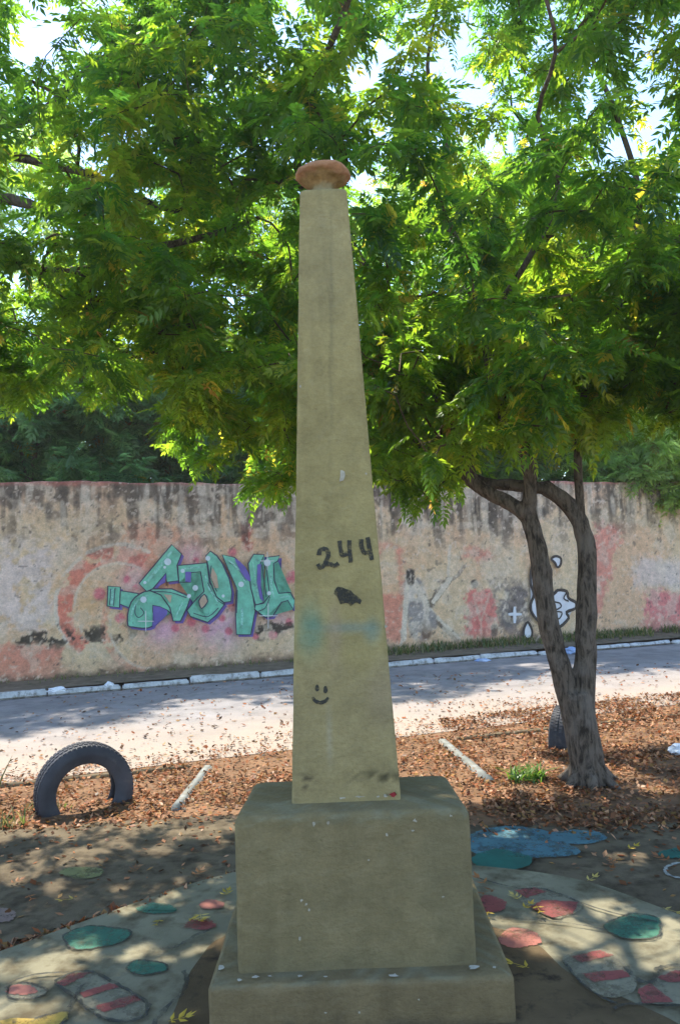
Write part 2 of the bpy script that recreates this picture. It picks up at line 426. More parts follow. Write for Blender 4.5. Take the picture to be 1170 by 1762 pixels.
for st in ([(1095, 1702), (1118, 1692), (1160, 1724), (1105, 1726)], [(1130, 1682), (1160, 1670), (1230, 1668), (1230, 1685), (1150, 1690)]):
    ground_poly('painted_stripe', st, z2, PT['red'], slab, False)
ground_line('painted_outline', [(968, 1652), (1000, 1690), (1040, 1718), (1062, 1726)], z3, PT['line'], slab, 0.013)
ground_line('painted_outline', [(1075, 1662), (1090, 1680), (1110, 1690), (1126, 1684), (1130, 1668), (1150, 1662), (1190, 1660)], z3, PT['line'], slab, 0.022)
ground_line('painted_outline', [(1055, 1735), (1075, 1728), (1110, 1727), (1200, 1730)], z3, PT['line'], slab, 0.016)
# ragged crack between the paint and the bare concrete
ground_line('painted_outline', [(262, 1765), (285, 1735), (312, 1710), (322, 1685), (315, 1670)], z3, PT['line'], slab, 0.02)
ground_line('painted_outline', [(280, 1632), (305, 1628), (335, 1610), (360, 1600)], z3, PT['line'], slab, 0.02)
# marks on the dark paving
zp = 0.017
plaza = bpy.data.objects['plaza']
for cx, cy, rx, ry in ((880, 1437, 72, 15), (985, 1440, 60, 12), (930, 1462, 68, 14), (850, 1455, 50, 16)):
    ground_poly('painted_cloud', ellipse(cx, cy, rx, ry, 16, 0, 0.05), zp, PT['blue'], plaza); zp += 0.0025
ground_poly('painted_patch', ellipse(862, 1480, 52, 18, 14, 0, 0.06), zp, PT['greenp'], plaza)
ground_poly('painted_patch', ellipse(1175, 1468, 45, 9, 14, 0, 0.06), 0.018, PT['greenp'], plaza)
ground_poly('painted_patch', ellipse(142, 1501, 38, 10, 14, 0, 0.05), 0.018, PT['olive'], plaza)
ground_poly('painted_patch', ellipse(2, 1574, 26, 13, 14, 0, 0.05), 0.018, PT['mauve'], plaza)
ground_line('painted_outline', ellipse(1185, 1497, 42, 14, 16), 0.018, PT['greyline'], plaza, 0.018, True)

# kerb of separate white stones along the wall side of the road
def rough_box(L, W_, Hh, seed, bev=0.02, jit=0.008):
    bm = bmesh.new()
    bmesh.ops.create_cube(bm, size=1)
    bmesh.ops.scale(bm, vec=(L, W_, Hh), verts=bm.verts)
    bmesh.ops.subdivide_edges(bm, edges=[e for e in bm.edges if abs(e.verts[0].co.x - e.verts[1].co.x) > L * 0.5], cuts=5)
    bmesh.ops.bevel(bm, geom=[e for e in bm.edges if e.calc_face_angle(0) > 0.5], offset=bev, segments=2, affect='EDGES')
    for v in bm.verts:
        n = mnoise.noise_vector(v.co * 6 + Vector((seed * 7.1, 0, 0)))
        v.co += n * jit
    for f in bm.faces: f.smooth = True
    me = bpy.data.meshes.new('rough_box'); bm.to_mesh(me); bm.free()
    return me
kerb = sheet('kerb', [wp(-12, 1.10), wp(40, 1.10), wp(40, 1.32), wp(-12, 1.32)], 0.02, M['verge'])
stone_meshes = [rough_box(1.0, 0.12, 0.22, i, 0.02, 0.014) for i in range(4)]
for m_ in stone_meshes: m_.materials.append(M['kerb_white'])
s = -6.0; k = 0
while s < 24:
    L = rng.uniform(0.85, 1.12)
    o = link('kerb_stone', stone_meshes[k % 4], None, kerb)
    p = wp(s + L / 2, 1.21 + rng.normal() * 0.02)
    o.location = (p[0], p[1], -0.022 + rng.normal() * 0.016)
    o.rotation_euler = (rng.normal() * 0.02, rng.normal() * 0.012, math.atan2(WD[1], WD[0]) + rng.normal() * 0.012)
    o.scale = (L - 0.03, 1, 1)
    s += L; k += 1
# flush concrete edging along the near side of the road and the two edgings of the beds
def edging(a, b, z, w, h, n, mat):
    a = np.array(a); b = np.array(b); L = np.linalg.norm(b - a)
    me = rough_box(L, w, h, n, 0.012, 0.006); me.materials.append(mat)
    o = link('bed_edging', me); o['kind'] = 'structure'
    o.location = (*((a + b) / 2), z); o.rotation_euler = (0, 0, math.atan2(b[1] - a[1], b[0] - a[0]))
    return o
edging((-1.23, 5.6), (-1.19, 6.75), -0.030, 0.07, 0.12, 1, M['kerb_worn'])
edging((1.04, 6.0), (0.86, 7.40), -0.030, 0.075, 0.12, 2, M['kerb_worn'])
edging((-6.0, 5.55), (-1.35, 6.80), -0.012, 0.10, 0.06, 3, M['plaza'])
edging((1.0, 7.45), (6.0, 8.95), -0.012, 0.10, 0.06, 4, M['plaza'])

# ------------------------------------------------------------------ boundary wall
WALL_H = 3.16
WDn = np.array([WD[0], WD[1], 0]); WNn = np.array([WN[0], WN[1], 0])
def at_wall(x, y, off=0.0):
    d = ray(x, y); P0 = np.array([*WA, 0]) + WNn * off
    t = ((P0 - CO) @ WNn) / (d @ WNn); return CO + d * t
def uv_wall(px):
    Q = np.array([at_wall(x, y) for x, y in px]) - np.array([*WA, 0])
    return np.stack([Q @ WDn, Q[:, 2]], 1)
def wall3(uv, off): return np.array([*WA, 0]) + uv[:, :1] * WDn + uv[:, 1:] * np.array([0, 0, 1]) + WNn * off

def wall_paint(V):
    P = proj(V); x, y = P[:, 0].copy(), P[:, 1].copy()
    u = (V - np.array([*WA, 0])) @ WDn; v = V[:, 2]
    # right of the frame the layout repeats in noise only
    wx = x + (fbm(u * 3, v * 3, 4, 1) - 0.5) * 26; wy = y + (fbm(u * 3, v * 3, 4, 2) - 0.5) * 22
    wx += (fbm(u * 14, v * 14, 3, 3) - 0.5) * 22; wy += (fbm(u * 14, v * 14, 3, 4) - 0.5) * 18
    col = np.zeros((len(V), 3))
    cream, peach, salmon, grey, brown, lav, dark, pink = [srgb(*c) for c in ((206, 184, 144), (210, 172, 132), (200, 124, 100), (166, 150, 124), (140, 112, 94), (204, 192, 186), (52, 50, 46), (206, 128, 120))]
    n1 = fbm(u * 1.2, v * 1.2, 5, 5); n2 = fbm(u * 2.5, v * 2.5, 5, 6); n3 = fbm(u * 8, v * 8, 4, 7)
    streak = fbm(u * 11, v * 0.9, 4, 8)
    def mix(m, c):
        nonlocal col
        col = col * (1 - m[:, None]) + c * m[:, None]
    def rect(x0, x1, y0, y1, s=8): return sstep(x0 - s, x0 + s, wx) * (1 - sstep(x1 - s, x1 + s, wx)) * sstep(y0 - s, y0 + s, wy) * (1 - sstep(y1 - s, y1 + s, wy))
    col[:] = cream
    mix(sstep(0.42, 0.62, n1) * 0.8, peach)
    mix(sstep(0.5, 0.66, n2) * 0.75, grey)
    # big colour fields
    mix(rect(-60, 95, 930, 1085, 18) * sstep(0.30, 0.5, n3) * 0.85, lav)
    mix(rect(-200, 105, 1110, 1230, 8) * 0.85, salmon)
    mix(rect(215, 345, 900, 1085, 20) * 0.7, salmon)
    mix(rect(300, 520, 900, 1000, 20) * 0.5, peach)
    mix(rect(100, 190, 985, 1065, 20) * sstep(0.4, 0.55, n2) * 0.7, srgb(196, 160, 110))
    mix(rect(640, 700, 930, 1110, 12) * sstep(0.36, 0.52, n2) * 0.85, salmon)
    mix(rect(700, 805, 960, 1110, 16) * 0.5, srgb(206, 184, 142))
    mix(rect(803, 850, 1018, 1098, 4) * 0.9, srgb(190, 98, 92))
    mix(rect(800, 845, 940, 965, 8) * 0.7, srgb(170, 90, 80))
    mix(rect(1025, 1120, 900, 1100, 8) * 0.75, peach)
    tri = sstep(-6, 6, (1062 - wx) - (wy - 930) * 0.24) * rect(1020, 1080, 905, 1065, 6)
    mix(tri * 0.8, srgb(198, 120, 106))
    mix(rect(1095, 1215, 960, 1010, 10) * 0.7, lav)
    mix(rect(1112, 1240, 1020, 1088, 5) * 0.9, srgb(190, 104, 106))
    # old ring and arcs
    def arc(cx, cy, r, w, a0, a1, c, k=0.8):
        d = np.abs(np.hypot(x - cx + (wx - x) * 0.15, y - cy + (wy - y) * 0.15) - r)
        an = np.degrees(np.arctan2(-(y - cy), x - cx)) % 360
        inside = ((an - a0) % 360) < ((a1 - a0) % 360)
        mix((1 - sstep(w * 0.6, w, d)) * inside * k * sstep(0.26, 0.4, n3), c)
    arc(205, 1045, 92, 17, 60, 230, srgb(206, 120, 96), 1.0)
    arc(205, 1045, 108, 4, 60, 215, srgb(214, 206, 190), 0.8)
    arc(205, 1045, 76, 3, 60, 215, srgb(200, 190, 170), 0.7)
    arc(265, 1075, 85, 8, 150, 260, salmon, 0.6)
    arc(265, 1075, 76, 3, 160, 300, srgb(214, 206, 190), 0.6)
    arc(760, 960, 40, 4, 250, 350, srgb(120, 110, 100), 0.8)
    # grey abstract figure right of the monument
    def seg(x0, y0, x1, y1, w, c, k=0.85):
        dx, dy = x1 - x0, y1 - y0; L2 = dx * dx + dy * dy
        t = np.clip(((x - x0) * dx + (y - y0) * dy) / L2, 0, 1)
        d = np.hypot(x - x0 - t * dx + (wx - x) * 0.12, y - y0 - t * dy + (wy - y) * 0.12)
        mix((1 - sstep(w * 0.6, w * 1.1, d)) * min(1, k * 1.2) * sstep(0.18, 0.34, n3), c)
    gf = srgb(126, 122, 118); gl = srgb(222, 212, 190); gd = srgb(62, 58, 54)
    seg(712, 1010, 722, 1085, 22, gf); seg(702, 990, 695, 1100, 4, gl); seg(712, 1000, 745, 1060, 5, gl)
    seg(740, 1040, 770, 1000, 8, gd, 0.7); seg(745, 1036, 774, 996, 4, gl); seg(745, 1062, 785, 1100, 7, gd, 0.7); seg(752, 1062, 790, 1098, 3, gl)
    seg(770, 1000, 774, 940, 3, gl, 0.6); seg(690, 1110, 700, 1000, 3, gl, 0.7); seg(706, 985, 706, 1000, 9, gd); seg(735, 1078, 733, 1092, 10, gd); seg(740, 1060, 742, 1075, 12, gf)
    seg(814, 1024, 826, 1066, 2.5, srgb(205, 160, 140), 0.7); seg(842, 1022, 828, 1066, 2.5, srgb(205, 160, 140), 0.7); seg(827, 1066, 827, 1080, 2, srgb(205, 160, 140), 0.7)
    seg(850, 1079, 850, 1090, 7, gd); seg(816, 1003, 817, 1006, 8, gd)
    seg(470, 865, 455, 925, 3, srgb(200, 170, 140), 0.4); seg(300, 850, 330, 905, 3, srgb(180, 160, 140), 0.4); seg(265, 860, 285, 910, 3, srgb(200, 180, 150), 0.4)
    seg(424, 900, 426, 940, 12, srgb(160, 88, 72), 0.8)
    # pink and lavender spray round the lettering
    gauss = lambda cx, cy, r: np.exp(-((x - cx) ** 2 + (y - cy) ** 2) / (2 * r * r))
    for cx, cy, r, k in ((280, 1080, 22, 0.8), (370, 1085, 24, 0.7), (230, 1000, 18, 0.5), (400, 1060, 25, 0.5), (330, 955, 16, 0.5), (480, 1060, 18, 0.5)):
        mix(np.clip(gauss(cx, cy, r) * k, 0, 0.8), srgb(206, 160, 196))
    for cx, cy, r in ((220, 997, 7), (233, 1011, 5), (337, 965, 6), (207, 1063, 9), (302, 1081, 7), (354, 1082, 7), (394, 1086, 7), (400, 1045, 8), (503, 992, 11), (498, 1070, 7), (172, 1022, 11), (495, 1000, 6), (330, 1070, 8), (383, 1064, 6), (400, 950, 8), (470, 1092, 8), (440, 1095, 6)):
        mix((1 - sstep(r * 0.7, r * 1.25, np.hypot(x - cx, y - cy))) * 0.8, srgb(208, 92, 118))
    # black spray behind the bubble tag
    mix(np.clip(rect(850, 918, 1000, 1105, 16) * 0.9 * sstep(0.2, 0.45, n2), 0, 1), srgb(82, 80, 84))
    # old paint peeled to black along a low band, mould from the top, streaks
    band = np.exp(-((wy - 1092 + (x - 200) * 0.035) / 20) ** 2)
    inb = rect(20, 190, 1050, 1130, 10) + rect(195, 248, 1050, 1125, 8) + rect(440, 520, 1050, 1120, 8)
    mix(np.clip(band * inb * sstep(0.46, 0.54, n3) * 1.1, 0, 0.95), dark)
    mix(rect(420, 520, 1130, 1175, 8) * sstep(0.4, 0.55, n3) * 0.85, srgb(74, 64, 58))
    topd = (WALL_H - v)
    mix(sstep(0.75, 0.0, topd + (n2 - 0.5) * 0.9) * 0.65, srgb(140, 106, 88))
    mix(sstep(0.45, 0.60, n1 * 0.5 + n3 * 0.3 + streak * 0.25 + 0.30 * np.exp(-topd / 0.8) - 0.12) * sstep(1.9, 0.6, topd) * 0.8, srgb(78, 76, 70))
    mix(sstep(0.50, 0.60, fbm(u * 3.2, v * 3.2, 6, 15)) * sstep(1.8, 0.6, topd) * 0.6, srgb(96, 90, 80))
    mix(sstep(0.56, 0.64, fbm(u * 4.5, v * 4.5, 6, 16)) * 0.35, srgb(206, 194, 170))
    sk = sstep(0.42, 0.62, streak) * sstep(1.5, 0.15, topd + (n1 - 0.5))
    mix(sk * np.where((x > 630) & (x < 930), 0.85, 0.4), srgb(58, 52, 46))
    mix(sstep(0.55, 0.68, fbm(u * 9, v * 1.4, 4, 12)) * sstep(1.4, 0.3, topd) * 0.5, srgb(176, 168, 150))
    mix(sstep(0.08, 0.0, topd + (n3 - 0.5) * 0.08) * 0.7, srgb(150, 88, 76))
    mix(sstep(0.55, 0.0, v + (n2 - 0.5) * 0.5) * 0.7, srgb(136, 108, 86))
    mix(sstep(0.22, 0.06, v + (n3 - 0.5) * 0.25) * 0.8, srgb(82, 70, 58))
    flake = sstep(0.66, 0.72, fbm(u * 16, v * 16, 4, 9))
    mix(flake * 0.4, srgb(206, 192, 172))
    mix(sstep(0.73, 0.78, fbm(u * 13, v * 13, 4, 10)) * 0.7, srgb(76, 70, 64))
    g_ = col.mean(1, keepdims=True); col = col * 0.82 + g_ * 0.18
    col = col * (0.72 + 0.56 * fbm(u * 5, v * 5, 5, 14))[:, None]
    col = col * (0.80 + 0.4 * fbm(u * 22, v * 22, 3, 18))[:, None]
    col = col * 1.85 * np.array([1.09, 0.98, 0.90])
    col = col * np.minimum(1, 0.80 / col.max(1, keepdims=True))
    return np.clip(col, 0.01, 0.8)

nu, nv = 1100, 150
us = np.concatenate([np.linspace(-7, -1.2, 60)[:-1], np.linspace(-1.2, 14.5, 800), np.linspace(14.5, 45, 120)[1:]])
vs_ = np.linspace(-0.05, WALL_H, nv)
U, Vv = np.meshgrid(us, vs_, indexing='ij')
off = (fbm(U * 2.0, Vv * 2.0, 4, 20) - 0.5) * 0.03 + (fbm(U * 9, Vv * 9, 3, 21) - 0.5) * 0.012
uu = np.stack([U.ravel(), Vv.ravel()], 1)
topw = (fbm(us * 1.5, us * 0, 4, 23) - 0.5) * 0.10
uu[:, 1] += (np.repeat(topw, nv)) * np.tile(vs_ / WALL_H, len(us)) ** 6
WV = np.array([*WA, 0]) + uu[:, :1] * WDn + uu[:, 1:] * np.array([0, 0, 1]) + off.ravel()[:, None] * WNn - 0.02 * WNn
idx = np.arange(len(us) * nv).reshape(len(us), nv)
WF = np.stack([idx[:-1, :-1].ravel(), idx[1:, :-1].ravel(), idx[1:, 1:].ravel(), idx[:-1, 1:].ravel()], 1)
wcol = wall_paint(WV)
# thickness: top strip and back
ntop = idx[:, -1]
back_top = WV[ntop] - WNn * 0.2; back_low = back_top.copy(); back_low[:, 2] = -0.05
o0 = len(WV); WV = np.concatenate([WV, back_top, back_low]); wcol = np.concatenate([wcol, np.tile(srgb(140, 92, 80), (len(us), 1)), np.tile(srgb(130, 110, 96), (len(us), 1))])
i = np.arange(len(us) - 1)
WF = np.concatenate([WF, np.stack([ntop[i], ntop[i + 1], o0 + i + 1, o0 + i], 1), np.stack([o0 + i, o0 + i + 1, o0 + len(us) + i + 1, o0 + len(us) + i], 1)])
wall = link('boundary_wall', np_mesh('boundary_wall', WV, WF, True, vcol=wcol), M['wall'])
tag(wall, 'long stained plaster wall with faded murals and graffiti behind the road', 'wall')

# graffiti: painted shapes on the wall face
def G(c): return [(160 + a / 3.25, 910 + b / 3.25) for a, b in c]
wallw = tuple(srgb(176, 152, 130))
GT = dict(
    teal=mat_paint('spray_teal', srgb(118, 202, 172), wallw, (0.58, 0.76), 7, fade=0.3),
    teal2=mat_paint('spray_teal_light', srgb(160, 222, 206), wallw, (0.42, 0.62), 8, fade=0.15),
    navy=mat_paint('spray_navy', srgb(42, 46, 84), wallw, (0.66, 0.78), 18, fade=0.2),
    purple=mat_paint('spray_purple', srgb(104, 92, 176), wallw, (0.66, 0.78), 12, fade=0.2),
    cream=mat_paint('spray_cream', srgb(200, 172, 148), wallw, (0.6, 0.75), 12, fade=0.15),
    light=mat_paint('spray_light', srgb(214, 228, 236), wallw, (0.7, 0.85), 12, fade=0.1),
    white=mat_paint('spray_white', srgb(228, 228, 230), wallw, (0.66, 0.8), 12, fade=0.12),
    black=mat_paint('spray_black', srgb(30, 30, 34), wallw, (0.68, 0.8), 16, fade=0.2))
def wpoly(name, px, off, mat, smooth=0):
    P = uv_wall(px)
    if smooth: P = catmull(P, smooth, True)
    return link(name, poly_mesh(name, wall3(P, off)), GT[mat], wall)
def wline(name, px, off, mat, w, closed=False, smooth=3, taper=False):
    P = uv_wall(px)
    if smooth: P = catmull(P, smooth, closed)
    V, F = ribbon(P, w, closed, 0.06, taper)
    return link(name, np_mesh(name, wall3(V, off), F), GT[mat], wall)
B0 = 0.022
S_up = [(440, 88), (495, 140), (470, 205), (478, 290), (412, 298), (408, 250), (335, 335), (300, 350), (258, 305)]
S_mid = [(335, 335), (440, 335), (545, 380), (525, 440), (490, 515), (448, 515), (430, 440), (380, 370), (320, 345)]
S_loop = [(320, 345), (380, 370), (430, 425), (445, 480), (415, 455), (335, 428), (345, 500), (330, 545), (280, 555), (225, 548), (197, 540), (195, 480), (215, 410), (260, 365)]
T_box = [(85, 320), (155, 325), (150, 440), (80, 432)]
T_band = [(155, 345), (255, 362), (215, 445), (150, 420)]
A_ = [(475, 205), (635, 190), (650, 300), (735, 420), (690, 480), (640, 522), (545, 490), (525, 455), (570, 400), (620, 350), (600, 240), (545, 245), (545, 298), (480, 298)]
M1 = [(630, 150), (655, 125), (690, 150), (720, 190), (760, 280), (775, 350), (770, 405), (730, 412), (690, 380), (655, 300), (640, 200)]
M2 = [(720, 145), (790, 160), (850, 225), (890, 330), (895, 400), (905, 455), (880, 590), (800, 590), (795, 480), (800, 330), (760, 240)]
U1 = [(865, 195), (895, 142), (955, 145), (930, 200), (930, 300), (950, 410), (905, 425), (880, 330)]
U2 = [(965, 160), (1040, 150), (1030, 180), (1005, 195), (1010, 290), (1035, 360), (1100, 355), (1125, 400), (1115, 450), (1085, 400), (1050, 410), (1000, 490), (960, 495), (900, 450), (905, 425), (950, 415), (985, 370), (970, 250)]
letters = [T_band, T_box, S_loop, S_mid, S_up, A_, M1, M2, U1, U2]
for L in letters:                                   # purple drop shadow, set lowest
    wpoly('graffiti_shadow', G([(a + 14, b + 13) for a, b in L]), B0, 'purple', 2 if L is S_loop else 0)
for q, L in enumerate(letters):
    z = B0 + 0.004 + 0.0035 * q
    sm_ = 2 if L is S_loop else 0
    wpoly('graffiti_letter', G(L), z, 'teal', sm_)
    wline('graffiti_outline', G(L), z + 0.0018, 'navy', 0.020, True, sm_)
zt = B0 + 0.044
wpoly('graffiti_shadow', G([(335, 430), (415, 456), (395, 500), (330, 545), (345, 500)]), zt, 'purple', 2)
wpoly('graffiti_shadow', G([(790, 165), (850, 215), (880, 290), (850, 280), (810, 215)]), zt, 'purple', 2)
wpoly('graffiti_shadow', G([(408, 250), (404, 300), (345, 330)]), zt, 'purple')
wpoly('graffiti_shadow', G([(915, 200), (935, 195), (935, 330), (950, 405), (930, 390), (912, 300)]), zt, 'purple')
wpoly('graffiti_shadow', G([(515, 240), (548, 240), (545, 298), (515, 295)]), zt, 'purple')
wpoly('graffiti_hole', G([(590, 402), (620, 365), (640, 405), (605, 445)]), zt, 'cream')
wpoly('graffiti_hole', G([(665, 215), (690, 260), (700, 330), (675, 330), (655, 270)]), zt, 'cream')
wpoly('graffiti_hole', G([(395, 365), (440, 370), (432, 415)]), zt, 'cream')
wline('graffiti_outline', G([(590, 402), (620, 365), (640, 405), (605, 445)]), zt + 0.002, 'navy', 0.02, True, 2)
for ln in ([(100, 335), (95, 425)], [(125, 330), (115, 430)], [(640, 300), (680, 385), (735, 425)], [(330, 350), (430, 355), (520, 385)], [(805, 340), (800, 470)], [(660, 205), (655, 260), (690, 350)], [(560, 470), (640, 490), (700, 440)], [(985, 380), (960, 440), (920, 460)], [(240, 420), (235, 470), (255, 495), (285, 470), (265, 440)], [(760, 190), (800, 210), (850, 290)], [(940, 200), (955, 300), (965, 380)]):
    wline('graffiti_outline', G(ln), zt, 'navy', 0.014)
for ln, w_h in (([(300, 300), (370, 215), (440, 125)], 0.05), ([(215, 510), (222, 450), (255, 395), (310, 372)], 0.035), ([(500, 225), (560, 218), (615, 215)], 0.03), ([(625, 250), (640, 320), (700, 415)], 0.03), ([(745, 170), (800, 215), (850, 300)], 0.035), ([(830, 440), (830, 560)], 0.05), ([(890, 180), (905, 290), (920, 380)], 0.03), ([(990, 250), (995, 330), (1010, 385)], 0.03), ([(1040, 385), (1095, 375)], 0.025), ([(460, 500), (480, 450), (500, 410)], 0.03)):
    wline('graffiti_highlight', G(ln), zt + 0.002, 'teal2', w_h, taper=True)
wpoly('graffiti_highlight', G([(104, 335), (122, 334), (112, 428), (98, 424)]), zt + 0.004, 'teal2')
for cx, cy, r in ((417, 185, 20), (282, 395, 18), (535, 375, 12), (570, 330, 16), (825, 310, 16), (980, 360, 12), (725, 375, 9), (500, 235, 12), (970, 190, 20), (640, 165, 14), (400, 215, 8), (290, 300, 9)):
    wpoly('graffiti_highlight', G(ellipse(cx, cy, r, r, 10)), zt + 0.004, 'light')
for cx, cy, r in ((295, 515, 45), (975, 485, 55), (970, 180, 40)):
    wline('graffiti_star', G([(cx - r, cy), (cx, cy), (cx + r, cy)]), zt + 0.008, 'white', 0.014, taper=True)
    wline('graffiti_star', G([(cx, cy - r * 1.3), (cx, cy), (cx, cy + r * 1.3)]), zt + 0.0095, 'white', 0.014, taper=True)
# bubble tag and white cross by the tree
Q = lambda c: [(660 + a / 2.925, 920 + b / 2.925) for a, b in c]
bub = [(800, 120), (760, 130), (738, 180), (735, 250), (752, 300), (735, 350), (745, 400), (790, 450), (835, 475), (880, 465), (925, 420), (915, 390), (960, 370), (960, 340), (925, 320), (915, 285), (870, 280), (845, 300), (832, 250), (838, 180)]
wpoly('graffiti_letter', Q(bub), B0, 'white', 3)
wline('graffiti_outline', Q(bub), B0 + 0.004, 'black', 0.06, True, 3)
curl = [(838, 122), (860, 108), (886, 120), (884, 152), (868, 164), (856, 142)]
wpoly('graffiti_letter', Q(curl), B0 + 0.007, 'white', 3)
wline('graffiti_outline', Q(curl), B0 + 0.010, 'black', 0.05, True, 3)
for ln in ([(865, 290), (845, 310), (850, 335), (880, 345), (885, 365), (850, 385), (890, 390), (880, 420), (850, 430)], [(745, 240), (760, 240), (770, 260)], [(915, 290), (900, 320), (925, 335)]):
    wline('graffiti_outline', Q(ln), B0 + 0.012, 'black', 0.03)
dr = [(720, 440), (742, 480), (738, 515), (718, 525), (700, 505), (702, 470)]
wpoly('graffiti_letter', Q(dr), B0 + 0.002, 'white', 3)
wline('graffiti_outline', Q(dr), B0 + 0.006, 'black', 0.05, True, 3)
wline('graffiti_cross', Q([(655, 362), (655, 445)]), B0 + 0.004, 'white', 0.07, taper=True)
wline('graffiti_cross', Q([(622, 400), (655, 400), (690, 400)]), B0 + 0.008, 'white', 0.06, taper=True)

# ------------------------------------------------------------------ the monument
OX, OY = -0.018, 3.25
def rr_loop(hx, hy, r, ns=16, nc=5):
    pts = []
    for cx, cy, a0 in ((1, 1, 0), (-1, 1, 90), (-1, -1, 180), (1, -1, 270)):
        for k in range(nc + 1):
            a = math.radians(a0 + 90 * k / nc)
            pts.append((cx * (hx - r) + r * math.cos(a), cy * (hy - r) + r * math.sin(a)))
        nx, ny = {0: (-1, 1), 90: (-1, -1), 180: (1, -1), 270: (1, 1)}[a0]
        a1 = math.radians(a0 + 90)
        p = np.array(pts[-1]); q = np.array([nx * (hx - r) + r * math.cos(a1), ny * (hy - r) + r * math.sin(a1)])
        for k in range(1, ns): pts.append(tuple(p + (q - p) * k / ns))
    return np.array(pts)
def loft(levels, cx, cy, ns, amp, seed, cap=True):
    """levels: (z, hx, hy, r)"""
    rows = []
    for z, hx, hy, r in levels:
        L = rr_loop(hx, hy, r, ns); rows.append(np.column_stack([L[:, 0] + cx, L[:, 1] + cy, np.full(len(L), z)]))
    V = np.array(rows); nl, n = V.shape[:2]
    i, j = np.meshgrid(np.arange(nl - 1), np.arange(n), indexing='ij')
    F = np.stack([i * n + j, i * n + (j + 1) % n, (i + 1) * n + (j + 1) % n, (i + 1) * n + j], -1).reshape(-1, 4)
    V = V.reshape(-1, 3)
    for k in range(len(V)):
        p = Vector(V[k]); d = mnoise.noise(p * 4 + Vector((seed, 0, 0))) * 0.6 + mnoise.noise(p * 13 + Vector((seed, 5, 0))) * 0.3 + mnoise.noise(p * 40 + Vector((seed, 9, 0))) * 0.12
        o = Vector((p.x - cx, p.y - cy, 0)); o.normalize()
        V[k] += np.array(o) * d * amp
    return V, F
def mono_paint(V, base):
    P = proj(V); x, y = P[:, 0], P[:, 1]
    col = np.tile(base, (len(V), 1)).astype(float)
    a = V[:, 0] * 6 + V[:, 1] * 5; b = V[:, 2] * 6
    n1 = fbm(a * 0.6, b * 0.35, 5, 31); n2 = fbm(a * 3, b * 3, 4, 32); n3 = fbm(a * 8, b * 8, 3, 33)
    def mix(m, c): col[:] = col * (1 - m[:, None]) + c * m[:, None]
    mix(sstep(0.45, 0.7, n1) * 0.30, base * 1.15)
    mix(sstep(0.5, 0.72, n2) * 0.30, base * 0.72)
    mix(sstep(0.56, 0.66, fbm(a * 2.6, b * 0.25, 4, 35)) * 0.28, base * 0.62)
    mix(sstep(0.62, 0.70, n3) * 0.10, srgb(172, 160, 126))
    return col, mix, x, y, n1, n2, n3
mono = empty('obelisk', (OX, OY, 0))
tag(mono, 'tall tapering olive grey plaster obelisk on a square stepped pedestal', 'obelisk')
base_c = srgb(170, 153, 102)
SH0, SH1, SB0, SB1 = 0.735, 3.222, 0.208, 0.097
def half(z): return SB0 + (SB1 - SB0) * (z - SH0) / (SH1 - SH0)
lv = [(SH0 - 0.05, SB0 + 0.004, SB0 + 0.004, 0.015)]
for z in np.linspace(SH0, SH1 - 0.02, 170): lv.append((z, half(z), half(z), 0.013))
for k in range(1, 5):
    a = k / 4 * math.pi / 2; lv.append((SH1 - 0.02 + 0.02 * math.sin(a), half(SH1) - 0.02 * (1 - math.cos(a)), half(SH1) - 0.02 * (1 - math.cos(a)), 0.012))
lv += [(SH1 + 0.001, half(SH1) * 0.5, half(SH1) * 0.5, 0.01), (SH1 + 0.001, 0.012, 0.012, 0.005)]
V, F = loft(lv, OX, OY, 20, 0.0035, 3)
col, mix, x, y, n1, n2, n3 = mono_paint(V, base_c)
front = V[:, 1] < OY - 0.03
g2 = lambda cx, cy, rx, ry: np.exp(-(((x - cx) / rx) ** 2 + ((y - cy) / ry) ** 2) ** 1.5)
mix(g2(534, 1085, 22, 48) * front * (0.25 + 0.6 * n2), srgb(82, 140, 122))
mix(g2(600, 1080, 48, 9) * front * 0.5, srgb(112, 140, 136))
mix(g2(640, 1085, 14, 22) * front * 0.5, srgb(104, 140, 132))
mix(g2(576, 1095, 12, 60) * front * 0.35, srgb(176, 150, 128))
mix(g2(660, 1190, 30, 60) * front * 0.3, srgb(160, 140, 124))
mix(g2(570, 560, 3, 230) * front * 0.3, srgb(104, 102, 78))
mix(g2(568, 1225, 2.0, 80) * front * 0.6, srgb(190, 184, 160))
mix(sstep(1120, 1180, y + (n1 - 0.5) * 120) * 0.35, srgb(146, 128, 98))
mix(g2(527, 1346, 17, 13) * front * sstep(0.4, 0.5, n3) * 0.9, srgb(70, 60, 50))
mix(g2(650, 1336, 46, 9) * front * sstep(0.34, 0.46, n3) * 0.9, srgb(66, 62, 46))
mix(g2(560, 440, 60, 130) * 0.15, srgb(150, 148, 124))
shaft = link('shaft', np_mesh('shaft', V, F, True, vcol=np.clip(col, 0, 1)), M['obelisk'], mono)
